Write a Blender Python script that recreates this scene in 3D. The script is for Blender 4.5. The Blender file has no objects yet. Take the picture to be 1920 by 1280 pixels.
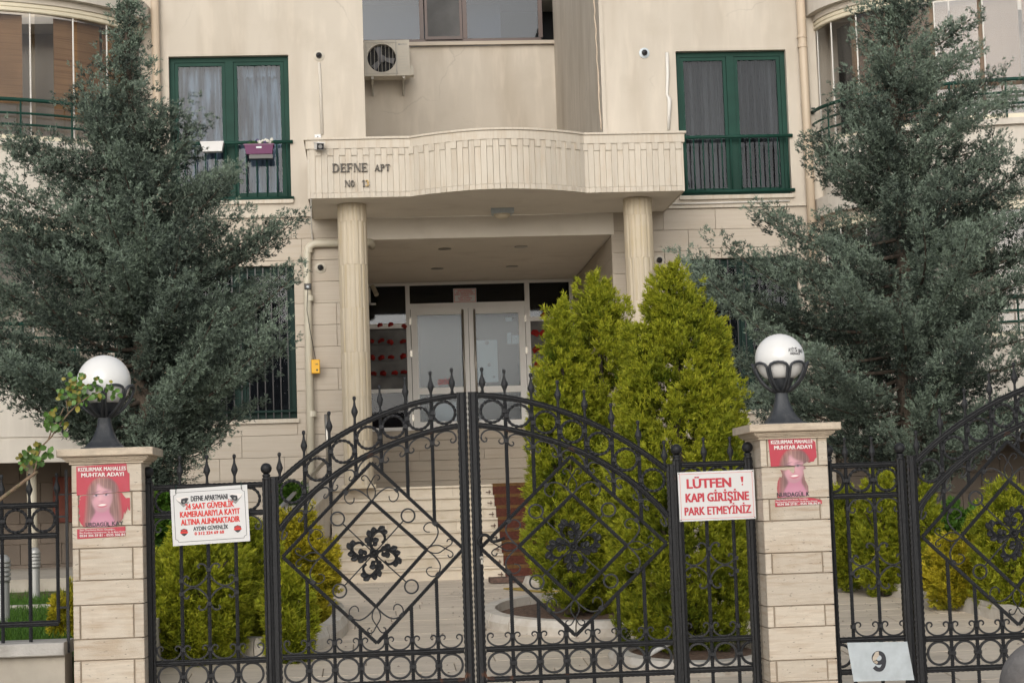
import bpy, bmesh, math, random
import numpy as np
from mathutils import Vector, Matrix
random.seed(7)
SC = bpy.context.scene
COL = SC.collection
PI = math.pi
# ------------------------------------------------------------------ camera
F = 3600.0; CX, CY = 960.0, 640.0; VPX, VPY = 700.0, 960.0; ROLL = .027; EYE = 1.6
_n = lambda v: v / np.linalg.norm(v)
dY = _n(np.array([VPX - CX, VPY - CY, F])); _u = np.array([-ROLL, -1, 0.])
dZ = _n(_u - (_u @ dY) * dY); dX = np.cross(dY, dZ)
RM = np.array([dX, dY, dZ])
cam = bpy.data.objects.new('camera', bpy.data.cameras.new('camera')); COL.objects.link(cam)
cam.data.sensor_width = 36; cam.data.lens = F / 1920 * 36; cam.data.clip_end = 2000; cam.data.clip_start = .2
M4 = Matrix.Identity(4)
for i in range(3):
    M4[i][0] = RM[i][0]; M4[i][1] = -RM[i][1]; M4[i][2] = -RM[i][2]
M4[2][3] = EYE
cam.matrix_world = M4
SC.camera = cam
# ------------------------------------------------------------------ world, sun, exposure
w = bpy.data.worlds.new("World"); SC.world = w; w.use_nodes = True
nt = w.node_tree; nt.nodes.clear()
sk = nt.nodes.new('ShaderNodeTexSky'); sk.sky_type = 'NISHITA'; sk.sun_disc = False
SUN_EL, SUN_AZ = math.radians(20), math.radians(-12)      # azimuth measured from straight behind the camera towards its left
sk.sun_elevation = SUN_EL; sk.sun_rotation = PI - SUN_AZ; sk.air_density = 1.0; sk.dust_density = 3; sk.ozone_density = 1
hs = nt.nodes.new('ShaderNodeHueSaturation'); hs.inputs['Saturation'].default_value = .35
bg = nt.nodes.new('ShaderNodeBackground'); bg.inputs['Strength'].default_value = .14
ow = nt.nodes.new('ShaderNodeOutputWorld')
nt.links.new(sk.outputs[0], hs.inputs['Color']); nt.links.new(hs.outputs[0], bg.inputs[0]); nt.links.new(bg.outputs[0], ow.inputs[0])
sl = bpy.data.lights.new('sun', 'SUN'); sl.energy = 1.12; sl.angle = math.radians(60); sl.color = (1, .97, .915)
so = bpy.data.objects.new('sun', sl); COL.objects.link(so)
sd = Vector((math.sin(SUN_AZ) * math.cos(SUN_EL), -math.cos(SUN_AZ) * math.cos(SUN_EL), math.sin(SUN_EL)))
so.rotation_euler = sd.to_track_quat('Z', 'Y').to_euler(); so.location = (0, -10, 30)
SC.view_settings.view_transform = 'Standard'; SC.view_settings.look = 'None'
SC.view_settings.exposure = 0.12; SC.view_settings.gamma = 1; SC.view_settings.use_curve_mapping = False
SC.render.engine = 'CYCLES'

# ------------------------------------------------------------------ helpers
def P(px, py, Y):
    d = RM @ np.array([px - CX, py - CY, F]); t = Y / d[1]
    return d[0] * t, EYE + d[2] * t
def PX(px, Y, py=500): return P(px, py, Y)[0]
def PZ(py, Y, px=900): return P(px, py, Y)[1]
def gz(Y):
    if Y >= 19: return .69
    if Y >= 11.9: return .69 - .066 * (19 - Y)
    return max(0.0, .2214 - .08 * (11.9 - Y))
def G(px, py):
    d = RM @ np.array([px - CX, py - CY, F])
    lo, hi = 5., 60.
    for _ in range(50):
        m = (lo + hi) / 2; z = EYE + d[2] * m / d[1]
        if z > gz(m): lo = m
        else: hi = m
    return d[0] * lo / d[1], lo
class MB:
    def __init__(s): s.v = []; s.f = []
    def add(s, v, f):
        b = len(s.v); s.v += [tuple(p) for p in v]; s.f += [tuple(i + b for i in q) for q in f]; return s
    def box(s, x0, x1, y0, y1, z0, z1):
        return s.add([(x0,y0,z0),(x1,y0,z0),(x1,y1,z0),(x0,y1,z0),(x0,y0,z1),(x1,y0,z1),(x1,y1,z1),(x0,y1,z1)],
                     [(0,3,2,1),(4,5,6,7),(0,1,5,4),(1,2,6,5),(2,3,7,6),(3,0,4,7)])
    def cbox(s, x0, x1, y0, y1, z0, z1, c=.006):
        # box whose front (low y) edges are chamfered
        return s.add([(x0,y0+c,z0),(x1,y0+c,z0),(x1,y1,z0),(x0,y1,z0),(x0,y0+c,z1),(x1,y0+c,z1),(x1,y1,z1),(x0,y1,z1),
                      (x0+c,y0,z0+c),(x1-c,y0,z0+c),(x1-c,y0,z1-c),(x0+c,y0,z1-c)],
                     [(0,3,2,1),(4,5,6,7),(1,2,6,5),(2,3,7,6),(3,0,4,7),(8,9,10,11),(0,1,9,8),(1,5,10,9),(5,4,11,10),(4,0,8,11)])
    def tube(s, pts, r, n=8, caps=True):
        pts = [Vector(p) for p in pts]; rr = r if hasattr(r, '__len__') else [r] * len(pts)
        vs = []; fs = []; up = None
        for i, p in enumerate(pts):
            t = (pts[min(i+1, len(pts)-1)] - pts[max(i-1, 0)]).normalized()
            if up is None: up = Vector((0,0,1)) if abs(t.z) < .9 else Vector((1,0,0))
            a = t.cross(up).normalized(); b = a.cross(t).normalized(); up = b
            for k in range(n):
                an = 2*PI*k/n; vs.append(p + a*math.cos(an)*rr[i] + b*math.sin(an)*rr[i])
        for i in range(len(pts)-1):
            for k in range(n):
                k2 = (k+1) % n; fs.append((i*n+k, i*n+k2, (i+1)*n+k2, (i+1)*n+k))
        if caps: fs.append(tuple(range(n))[::-1]); fs.append(tuple((len(pts)-1)*n+k for k in range(n)))
        return s.add(vs, fs)
    def lathe(s, prof, n=16, c=(0,0,0), axis='z', flute=None):
        vs = []; fs = []
        for (r, h) in prof:
            for k in range(n):
                a = 2*PI*k/n; q = r * (flute(k) if flute else 1)
                if axis == 'z': vs.append((c[0]+q*math.cos(a), c[1]+q*math.sin(a), c[2]+h))
                else: vs.append((c[0]+q*math.cos(a), c[1]-h, c[2]+q*math.sin(a)))
        m = len(prof)
        for i in range(m-1):
            for k in range(n):
                k2 = (k+1) % n; q = (i*n+k, i*n+k2, (i+1)*n+k2, (i+1)*n+k)
                fs.append(q)
        fs.append(tuple(range(n))[::-1]); fs.append(tuple((m-1)*n+k for k in range(n)))
        return s.add(vs, fs)
    def prism(s, poly, y0, y1):
        # polygon in XZ extruded along y (front at y0)
        n = len(poly); ar = sum(poly[i][0]*poly[(i+1)%n][1]-poly[(i+1)%n][0]*poly[i][1] for i in range(n))
        if ar < 0: poly = poly[::-1]
        return s.add([(x,y0,z) for x,z in poly]+[(x,y1,z) for x,z in poly],
                     [tuple(range(n)), tuple(range(2*n-1, n-1, -1))]+[(i, i+n, (i+1)%n+n, (i+1)%n) for i in range(n)])
    def slab(s, poly, z0, z1):
        n = len(poly); ar = sum(poly[i][0]*poly[(i+1)%n][1]-poly[(i+1)%n][0]*poly[i][1] for i in range(n))
        if ar < 0: poly = poly[::-1]
        return s.add([(x,y,z1) for x,y in poly]+[(x,y,z0) for x,y in poly],
                     [tuple(range(n)), tuple(range(2*n-1, n-1, -1))]+[(i, i+n, (i+1)%n+n, (i+1)%n) for i in range(n)])
    def sweep(s, pts, prof, twist=0, closed=False, scal=None, step=.01, y=0, taper=None):
        # planar path in XZ, profile (in-plane, depth); twist in rad/m; scal=(amp, period)
        p = np.array(pts, float)
        if closed: p = np.vstack([p, p[:1]])
        d = np.r_[0, np.cumsum(np.hypot(*(p[1:]-p[:-1]).T))]; L = d[-1]
        m = max(2, int(round(L/step))+1); t = np.linspace(0, L, m)
        q = np.c_[np.interp(t, d, p[:,0]), np.interp(t, d, p[:,1])]
        if closed: q = q[:-1]; t = t[:-1]; tg = np.roll(q,-1,0)-np.roll(q,1,0)
        else: tg = np.gradient(q, axis=0)
        tg /= np.maximum(1e-9, np.hypot(*tg.T))[:,None]; nr = np.c_[-tg[:,1], tg[:,0]]
        k = len(prof); vs = []
        for i in range(len(q)):
            a = twist*t[i]; ca, sa = math.cos(a), math.sin(a); g = 1
            if taper: g = taper(t[i]/L)
            sc_ = 1 + (scal[0]*math.cos(2*PI*t[i]/scal[1]) if scal else 0)
            for (u, v) in prof:
                uu = (u*ca - v*sa)*g*sc_; vv = (u*sa + v*ca)*g
                vs.append((q[i,0]+nr[i,0]*uu, y+vv, q[i,1]+nr[i,1]*uu))
        fs = []; M = len(q)
        for i in range(M if closed else M-1):
            j = (i+1) % M
            for a in range(k):
                b = (a+1) % k; fs.append((i*k+a, j*k+a, j*k+b, i*k+b))
        if not closed: fs.append(tuple(range(k))); fs.append(tuple((M-1)*k+a for a in range(k))[::-1])
        return s.add(vs, fs)
    def mesh(s, name, mat, smooth=False):
        me = bpy.data.meshes.new(name); me.from_pydata(s.v, [], s.f)
        if mat: me.materials.append(mat)
        if smooth: me.polygons.foreach_set('use_smooth', [True]*len(me.polygons))
        me.update(); return me
    def build(s, name, mat, parent=None, loc=None, smooth=False, rot=None, kind=None, label=None):
        return ob(name, s.mesh(name, mat, smooth), parent, loc, rot, kind, label)
def ob(name, me, parent=None, loc=None, rot=None, kind=None, label=None, scale=None):
    o = bpy.data.objects.new(name, me); COL.objects.link(o)
    if parent: o.parent = parent
    if loc is not None: o.location = loc
    if rot is not None: o.rotation_euler = rot
    if scale is not None: o.scale = scale
    if kind: o['kind'] = kind
    if label: o['label'] = label
    return o
def tag(o, label, cat, group=None):
    o['label'] = label; o['category'] = cat
    if group: o['group'] = group
    return o
def thing(name, label, cat, loc=(0,0,0), rot=None, group=None):
    return tag(ob(name, None, None, loc, rot), label, cat, group)
def copy_tree(o, parent=None):
    c = o.copy(); COL.objects.link(c)
    if parent: c.parent = parent
    for ch in list(o.children): copy_tree(ch, c)
    return c
SQ = lambda a, b=None: [(-a,-(b or a)),(a,-(b or a)),(a,(b or a)),(-a,(b or a))]
RD = lambda r, n=6: [(r*math.cos(2*PI*i/n), r*math.sin(2*PI*i/n)) for i in range(n)]

# ------------------------------------------------------------------ materials
def mat(name, base, rough=.7, metal=0, bump=None, var=None, rnd=0, streak=None, pits=None, spec=.5, emit=None, stain=None, scale=(1,1,1), wear=None, cracks=False, rust=0):
    """bump=(scale,strength) var=(scale,amount) streak=((sx,sy,sz),colour,amount) pits=(scale,amount) stain=(scale,colour,amount)"""
    m = bpy.data.materials.new(name); m.use_nodes = True; t = m.node_tree; N = t.nodes; Lk = t.links
    b = N['Principled BSDF']; b.inputs['Roughness'].default_value = rough; b.inputs['Metallic'].default_value = metal
    b.inputs['Specular IOR Level'].default_value = spec
    tc = N.new('ShaderNodeTexCoord'); oi = N.new('ShaderNodeObjectInfo')
    ad = N.new('ShaderNodeVectorMath'); ad.operation = 'ADD'
    sc = N.new('ShaderNodeVectorMath'); sc.operation = 'SCALE'; sc.inputs['Scale'].default_value = 37 if rnd else 0
    cmb = N.new('ShaderNodeCombineXYZ')
    for k in range(3): Lk.new(oi.outputs['Random'], cmb.inputs[k])
    Lk.new(cmb.outputs[0], sc.inputs[0]); Lk.new(tc.outputs['Object'], ad.inputs[0]); Lk.new(sc.outputs[0], ad.inputs[1])
    vec = ad.outputs[0]
    def noise(s, det=4, v=None):
        n = N.new('ShaderNodeTexNoise'); n.inputs['Scale'].default_value = s; n.inputs['Detail'].default_value = det
        Lk.new(v or vec, n.inputs['Vector']); return n.outputs['Fac']
    def ramp(x, a, bb, c0=0., c1=1.):
        r = N.new('ShaderNodeMapRange'); r.inputs['From Min'].default_value = a; r.inputs['From Max'].default_value = bb
        r.inputs['To Min'].default_value = c0; r.inputs['To Max'].default_value = c1; Lk.new(x, r.inputs['Value']); return r.outputs[0]
    def mix(fac, c0, c1, mode='MIX'):
        x = N.new('ShaderNodeMix'); x.data_type = 'RGBA'; x.blend_type = mode
        if hasattr(fac, 'is_linked') or hasattr(fac, 'links'): Lk.new(fac, x.inputs[0])
        else: x.inputs[0].default_value = fac
        for q, c in ((6, c0), (7, c1)):
            if isinstance(c, tuple): x.inputs[q].default_value = (*c[:3], 1)
            else: Lk.new(c, x.inputs[q])
        return x.outputs[2]
    col = tuple(base)
    if var:
        d = tuple(max(0, c*(1-var[1])) for c in base); l = tuple(c*(1+var[1]) for c in base)
        col = mix(ramp(noise(var[0]), .3, .7), d, l)
    if streak:
        mp = N.new('ShaderNodeMapping'); mp.inputs['Scale'].default_value = streak[0]; Lk.new(vec, mp.inputs[0])
        col = mix(ramp(noise(1, 6, mp.outputs[0]), .48 if streak[2] < .9 else .44, .72 if streak[2] < .9 else .58, 0, streak[2]), col, tuple(streak[1]))
        mp2 = N.new('ShaderNodeMapping'); mp2.inputs['Scale'].default_value = tuple(q*2.7 for q in streak[0]); Lk.new(vec, mp2.inputs[0])
        col = mix(ramp(noise(1, 3, mp2.outputs[0]), .52, .66, 0, streak[2]*.45), col, tuple(c*1.25 for c in base))
    if stain:
        col = mix(ramp(noise(stain[0], 5), .52, .75, 0, stain[2]), col, tuple(stain[1]))
    if cracks:
        vo = N.new('ShaderNodeTexVoronoi'); vo.feature = 'DISTANCE_TO_EDGE'; vo.inputs['Scale'].default_value = .55
        dv = N.new('ShaderNodeTexNoise'); dv.inputs['Scale'].default_value = 2.2; dv.inputs['Detail'].default_value = 6; Lk.new(vec, dv.inputs['Vector'])
        mv = N.new('ShaderNodeMix'); mv.data_type = 'VECTOR'; mv.inputs[0].default_value = .35; Lk.new(vec, mv.inputs[4]); Lk.new(dv.outputs['Color'], mv.inputs[5]); Lk.new(mv.outputs[1], vo.inputs['Vector'])
        cf = ramp(vo.outputs['Distance'], 0, .006, .38, 0); gate_ = ramp(noise(.9, 2), .5, .62); mm_ = N.new('ShaderNodeMath'); mm_.operation = 'MULTIPLY'; Lk.new(cf, mm_.inputs[0]); Lk.new(gate_, mm_.inputs[1])
        col = mix(mm_.outputs[0], col, tuple(c*.6 for c in base))
    if rust: col = mix(ramp(noise(rust, 4), .68, .74, 0, .8), col, (.13,.05,.022))
    if pits:
        mp = N.new('ShaderNodeMapping'); mp.inputs['Scale'].default_value = (1,1,3.2); Lk.new(vec, mp.inputs[0])
        pf = ramp(noise(pits[0], 3, mp.outputs[0]), .66, .72, 0, pits[1])
        col = mix(pf, col, tuple(c*.35 for c in base))
    if rnd:
        br = ramp(oi.outputs['Random'], 0, 1, 1-rnd, 1+rnd)
        x = N.new('ShaderNodeVectorMath'); x.operation = 'SCALE'
        if isinstance(col, tuple): x.inputs[0].default_value = col
        else: Lk.new(col, x.inputs[0])
        Lk.new(br, x.inputs['Scale']); col = x.outputs[0]
    if wear:
        ge = N.new('ShaderNodeNewGeometry'); col = mix(ramp(ge.outputs['Pointiness'], .5, .56, 0, wear[1]), col, tuple(wear[0]))
    if isinstance(col, tuple): b.inputs['Base Color'].default_value = (*col[:3], 1)
    else: Lk.new(col, b.inputs['Base Color'])
    if bump:
        bp = N.new('ShaderNodeBump'); bp.inputs['Strength'].default_value = bump[1]; bp.inputs['Distance'].default_value = .01
        Lk.new(noise(bump[0], 4), bp.inputs['Height']); Lk.new(bp.outputs[0], b.inputs['Normal'])
    if emit: b.inputs['Emission Color'].default_value = (*emit, 1); b.inputs['Emission Strength'].default_value = 1
    return m
def glass(name, tint=(.8,.85,.88), refl=.3, rough=.02):
    m = bpy.data.materials.new(name); m.use_nodes = True; t = m.node_tree; N = t.nodes; t.nodes.clear()
    o = N.new('ShaderNodeOutputMaterial'); mx = N.new('ShaderNodeMixShader'); tr = N.new('ShaderNodeBsdfTransparent'); gl = N.new('ShaderNodeBsdfGlossy')
    tr.inputs[0].default_value = (*tint, 1); gl.inputs['Roughness'].default_value = rough; gl.inputs['Color'].default_value = (.95,.97,1,1)
    lw = N.new('ShaderNodeLayerWeight'); lw.inputs[0].default_value = .15
    mr = N.new('ShaderNodeMapRange'); mr.inputs['To Min'].default_value = refl; mr.inputs['To Max'].default_value = min(1, refl*2+.06)
    t.links.new(lw.outputs['Fresnel'], mr.inputs[0]); t.links.new(mr.outputs[0], mx.inputs[0])
    nz = N.new('ShaderNodeTexNoise'); nz.inputs['Scale'].default_value = 1.3; bp = N.new('ShaderNodeBump'); bp.inputs['Strength'].default_value = .04
    t.links.new(nz.outputs[0], bp.inputs['Height']); t.links.new(bp.outputs[0], gl.inputs['Normal'])
    t.links.new(tr.outputs[0], mx.inputs[1]); t.links.new(gl.outputs[0], mx.inputs[2]); t.links.new(mx.outputs[0], o.inputs[0]); return m
def leafmat(name, dark, light, tip, rough=.6, trans=.25):
    m = bpy.data.materials.new(name); m.use_nodes = True; t = m.node_tree; N = t.nodes; Lk = t.links
    b = N['Principled BSDF']; b.inputs['Roughness'].default_value = rough; b.inputs['Specular IOR Level'].default_value = .25
    at = N.new('ShaderNodeAttribute'); at.attribute_name = 'tint'
    sp = N.new('ShaderNodeSeparateColor'); Lk.new(at.outputs['Color'], sp.inputs[0])
    m1 = N.new('ShaderNodeMix'); m1.data_type = 'RGBA'; m1.inputs[6].default_value = (*dark,1); m1.inputs[7].default_value = (*light,1)
    m2 = N.new('ShaderNodeMix'); m2.data_type = 'RGBA'; m2.inputs[7].default_value = (*tip,1)
    Lk.new(sp.outputs[0], m1.inputs[0]); Lk.new(m1.outputs[2], m2.inputs[6]); Lk.new(sp.outputs[1], m2.inputs[0])
    Lk.new(m2.outputs[2], b.inputs['Base Color'])
    tl = N.new('ShaderNodeBsdfTranslucent'); Lk.new(m2.outputs[2], tl.inputs[0]); mx = N.new('ShaderNodeMixShader'); mx.inputs[0].default_value = trans
    Lk.new(b.outputs[0], mx.inputs[1]); Lk.new(tl.outputs[0], mx.inputs[2]); Lk.new(mx.outputs[0], N['Material Output'].inputs[0]); return m
K = {}
K['plaster'] = mat('plaster', (.525,.475,.405), .9, bump=(160,.25), var=(.7,.04), streak=((1.7,1.7,.3),(.41,.355,.285),.8), stain=(1.3,(.44,.39,.32),.7), cracks=True)
K['plasterw'] = mat('white_plaster', (.56,.52,.46), .9, bump=(140,.25), var=(.9,.05), streak=((4,4,.4),(.46,.42,.36),.45))
K['soffit'] = mat('soffit_paint', (.77,.72,.645), .9, bump=(60,.1), var=(.8,.04), stain=(2,(.42,.36,.29),.25))
K['trav'] = mat('travertine', (.46,.405,.335), .6, bump=(90,.12), streak=((.9,.9,40),(.38,.31,.235),.5), rnd=.05, pits=(26,.25), stain=(2.4,(.43,.34,.25),.35))
K['travv'] = mat('travertine_vertical', (.52,.47,.395), .6, bump=(90,.12), streak=((26,26,1.5),(.42,.34,.25),.6), rnd=.06, stain=(5,(.46,.37,.27),.4))
K['col'] = mat('column_travertine', (.50,.435,.335), .65, bump=(90,.1), streak=((30,30,1.2),(.42,.33,.19),.6), rnd=.03, stain=(2.2,(.44,.36,.22),.5))
K['pill'] = mat('pillar_travertine', (.54,.475,.39), .65, bump=(120,.25), streak=((4,4,38),(.40,.30,.21),.75), rnd=.08, pits=(30,.9), stain=(5,(.40,.30,.20),.55))
K['cap'] = mat('cap_travertine', (.58,.49,.38), .7, bump=(90,.4), streak=((6,6,24),(.44,.35,.26),.6), pits=(40,.7), stain=(9,(.2,.17,.13),.35))
K['step'] = mat('step_marble', (.56,.49,.39), .5, bump=(60,.1), var=(2,.06), rnd=.05, stain=(6,(.40,.31,.20),.5), streak=((5,5,2),(.48,.40,.29),.4))
K['joint'] = mat('joint_mortar', (.29,.24,.185), .95)
K['pave'] = mat('paving_marble', (.70,.605,.49), .55, bump=(40,.15), streak=((1.3,16,1),(.45,.39,.32),.6), rnd=.06, stain=(3,(.44,.38,.31),.6))
K['kerb'] = mat('kerb_marble', (.60,.56,.50), .65, bump=(80,.3), streak=((8,8,5),(.45,.38,.30),.55), rnd=.06, stain=(9,(.30,.22,.14),.35))
K['iron'] = mat('wrought_iron', (.010,.0105,.012), .42, .15, spec=.35, bump=(220,.4), var=(60,.4), wear=((.045,.047,.052),.3), stain=(30,(.018,.019,.021),.6), rust=9)
K['lampiron'] = mat('lamp_iron', (.045,.05,.058), .5, .2, bump=(120,.3), stain=(14,(.14,.14,.14),.5))
K['globe'] = mat('globe_plastic', (.82,.82,.81), .2, var=(3,.03), stain=(6,(.70,.66,.58),.25))
K['globelow'] = mat('globe_dusty', (.72,.64,.50), .45, stain=(9,(.42,.30,.17),.5))
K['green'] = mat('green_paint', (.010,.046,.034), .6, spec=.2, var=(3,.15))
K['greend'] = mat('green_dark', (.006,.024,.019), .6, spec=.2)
K['brown'] = mat('brown_frame', (.05,.022,.015), .4, var=(4,.2))
K['dark'] = mat('dark_interior', (.02,.02,.021), .9)  # near-black base stands in for the shade of deep unlit spaces
K['room'] = mat('room_dim', (.09,.09,.09), .9, var=(1.2,.5))  # low base tone paints the dimness behind the glass
K['glass'] = glass('window_glass', (.75,.78,.82), .012)
K['glassd'] = glass('door_glass', (.7,.76,.8), .025, .15)
K['glassb'] = glass('bay_glass', (.85,.85,.85), .03)
K['glasst'] = glass('tinted_glass', (.45,.5,.56), .03, .03)
K['lace'] = mat('lace_curtain', (.05,.06,.075), .9, streak=((9,1,.8),(.24,.30,.34),.95))
K['net'] = mat('grey_net_curtain', (.085,.082,.075), .9, streak=((9,1,.35),(.012,.012,.011),.95))  # dark streaks paint the shade of the folds into the net
K['white'] = mat('white_aluminium', (.82,.82,.81), .4, var=(2,.03))
K['cream'] = mat('cream_aluminium', (.66,.60,.46), .45, var=(3,.05))
K['steel'] = mat('brushed_steel', (.42,.40,.36), .35, .85)
K['pvc'] = mat('cream_pvc', (.58,.54,.44), .4, stain=(3,(.48,.43,.33),.3))
K['pvcb'] = mat('beige_pvc', (.52,.425,.32), .5, stain=(3,(.44,.35,.26),.3))
K['cable'] = mat('white_conduit', (.66,.64,.60), .5)
K['blackp'] = mat('black_plastic', (.02,.02,.022), .35)
K['silv'] = mat('plate_grey', (.33,.32,.30), .6)
K['lens'] = mat('lens_glass', (.01,.01,.014), .06)
K['acb'] = mat('ac_casing', (.50,.46,.385), .5, stain=(4,(.40,.36,.29),.4))
K['acd'] = mat('ac_grille', (.44,.42,.37), .5)
K['fan'] = mat('fan_hub', (.09,.09,.10), .5)
K['purple'] = mat('purple_plastic', (.11,.012,.08), .4)
K['petal'] = mat('petal_white', (.72,.70,.62), .7)
K['petalp'] = mat('petal_violet', (.06,.03,.12), .7)
K['leaf'] = mat('rose_leaf', (.075,.16,.028), .5, rnd=.35, var=(30,.2))
K['leafy'] = mat('young_rose_leaf', (.22,.20,.035), .5, rnd=.35, var=(30,.2))
K['leafd'] = mat('shrub_leaf', (.03,.075,.018), .5, rnd=.35)
K['bark'] = mat('bark', (.085,.066,.05), .95, bump=(30,.9), var=(14,.4), streak=((14,14,2),(.035,.028,.022),.8))
K['twig'] = mat('rose_stem', (.19,.13,.085), .8, bump=(60,.5), var=(30,.3), streak=((30,30,6),(.10,.12,.05),.5))
K['soil'] = mat('soil', (.125,.075,.05), 1, bump=(40,1), var=(26,.5), stain=(50,(.30,.25,.2),.4))
K['signw'] = mat('sign_white', (.66,.66,.66), .35, var=(5,.02))
K['red'] = mat('print_red', (.66,.03,.022), .5)
K['redp'] = mat('print_crimson', (.50,.035,.055), .55, var=(20,.05))
K['ink'] = mat('print_black', (.025,.027,.035), .5)
K['greyp'] = mat('print_grey', (.26,.255,.25), .5)
K['metalp'] = mat('galvanised_plate', (.46,.51,.54), .45, .15, var=(14,.1), stain=(8,(.34,.37,.39),.6), bump=(12,.3))
K['poster'] = mat('poster_red', (.47,.042,.068), .5, var=(9,.07), stain=(6,(.50,.10,.14),.5))
K['skin'] = mat('print_skin', (.66,.28,.36), .6, var=(14,.12))
K['skinl'] = mat('print_skin_light', (.74,.40,.46), .6)
K['hair'] = mat('print_hair', (.34,.17,.15), .6, streak=((60,1,4),(.46,.27,.23),.6))
K['hairl'] = mat('print_hair_light', (.50,.31,.27), .6)
K['haird'] = mat('print_hair_dark', (.20,.11,.12), .6, streak=((70,1,5),(.40,.24,.24),.7))
K['pale'] = mat('print_white', (.78,.74,.72), .6)
_p = bpy.data.materials.new('printed_photo'); _p.use_nodes = True; _a = _p.node_tree.nodes.new('ShaderNodeAttribute'); _a.attribute_name = 'ink'
_p.node_tree.links.new(_a.outputs['Color'], _p.node_tree.nodes['Principled BSDF'].inputs['Base Color']); _p.node_tree.nodes['Principled BSDF'].inputs['Roughness'].default_value = .5; K['print'] = _p
K['yellow'] = mat('yellow_plastic', (.80,.42,.01), .4)
K['carpet'] = mat('stair_carpet', (.085,.024,.014), 1, bump=(200,.8), var=(30,.25))
K['carpetn'] = mat('carpet_worn', (.115,.058,.018), 1, bump=(200,.8), var=(30,.25))
K['rust'] = mat('rusty_grate', (.10,.06,.045), .8, var=(30,.4))
K['ochre'] = mat('ochre_mat', (.36,.26,.06), 1, bump=(150,.7), var=(20,.15))
K['bamboo'] = mat('bamboo_blind', (.33,.19,.09), .8, streak=((.6,.6,60),(.16,.08,.035),.8), var=(1.4,.2))
K['bamboot'] = mat('pale_blind', (.25,.18,.125), .8, streak=((1,1,50),(.19,.125,.08),.7), var=(1.4,.12))
K['concrete'] = mat('wall_concrete', (.42,.38,.32), .9, bump=(30,.5), var=(4,.12), stain=(3,(.24,.20,.16),.6))
K['coping'] = mat('coping_stone', (.46,.44,.41), .85, bump=(60,.5), stain=(8,(.2,.18,.15),.5), var=(9,.1))
K['porchw'] = mat('porch_brick', (.155,.125,.10), .85, rnd=.12, bump=(60,.2), var=(4,.1))
K['asph'] = mat('asphalt', (.05,.05,.052), .9, bump=(120,.6), var=(40,.25))
K['earth'] = mat('earth', (.10,.085,.055), 1, bump=(30,.6), var=(3,.25))
K['lawnb'] = mat('lawn_ground', (.045,.085,.016), 1, bump=(60,1), var=(8,.4))
K['alu'] = mat('bollard_aluminium', (.40,.40,.385), .42, .35, var=(5,.08))
K['leaflet'] = mat('red_leaflet', (.30,.014,.013), .5, rnd=.3)
K['paper'] = mat('white_paper', (.66,.72,.74), .7)
K['greyw'] = mat('grey_marble_inside', (.14,.14,.14), .7, var=(3,.5), stain=(2,(.18,.18,.18),.6))
K['bluew'] = mat('blue_grey_backing', (.24,.27,.30), .8, var=(1.5,.08))  # blue-grey tone stands in for the sky reflected in the door glass
K['stone'] = mat('bollard_stone', (.17,.16,.155), .75, bump=(40,.6), streak=((9,9,14),(.24,.23,.222),.7), stain=(12,(.16,.14,.125),.6))
K['brass'] = mat('worn_brass', (.26,.17,.05), .4, .7)
K['lettr'] = mat('letter_metal', (.06,.053,.045), .5, .2, var=(40,.3))
K['rooftile'] = mat('roof_tile', (.16,.045,.03), .8, var=(6,.3))
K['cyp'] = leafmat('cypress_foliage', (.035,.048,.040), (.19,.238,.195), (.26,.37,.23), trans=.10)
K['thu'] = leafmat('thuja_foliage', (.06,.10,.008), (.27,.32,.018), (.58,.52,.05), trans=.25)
K['gold'] = leafmat('golden_foliage', (.07,.10,.010), (.40,.37,.022), (.82,.62,.05), trans=.25)
K['grass'] = leafmat('grass_blades', (.035,.085,.012), (.07,.17,.02), (.14,.22,.03))

_tcache = {}
def text(body, h, x, z, m, parent, y=0, width=None, bold=0., align='CENTER', name='lettering', th=.0015, base=True):
    """flat lettering facing -y; h = cap height; width squeezes/stretches the line"""
    cu = bpy.data.curves.new('lettering', 'FONT'); cu.body = body; cu.extrude = 0; cu.offset = bold; cu.resolution_u = 2
    cu.size = 1; bd = bold; cu.offset = 0
    o = bpy.data.objects.new('lettering', cu); COL.objects.link(o); bpy.context.view_layer.update()
    me = bpy.data.meshes.new_from_object(o.evaluated_get(bpy.context.evaluated_depsgraph_get()))
    bpy.data.objects.remove(o)
    co = np.empty(len(me.vertices)*3); me.vertices.foreach_get('co', co); co = co.reshape(-1,3)
    x0, x1 = co[:,0].min(), co[:,0].max(); s = h/.70; sx = s if width is None else width/(x1-x0)
    xs = (co[:,0]-(x0+x1)/2)*sx if align == 'CENTER' else (co[:,0]-x0)*sx
    faces = [tuple(p.vertices) for p in me.polygons]; bpy.data.meshes.remove(me); mb = MB()
    sh = [(k, q) for k, q in ((-1,-.5),(-1,.5),(0,0),(1,-.5),(1,.5))] if bd > .012 else [(0, 0)]
    for j, (k, q) in enumerate(sh): mb.add([(a+k*bd*s*.9, -.0004*j, b*s+q*bd*s*.8) for a, b in zip(xs, co[:,1])], faces)
    return ob(name, mb.mesh(name, m), parent, (x, y-th, z))

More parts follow.
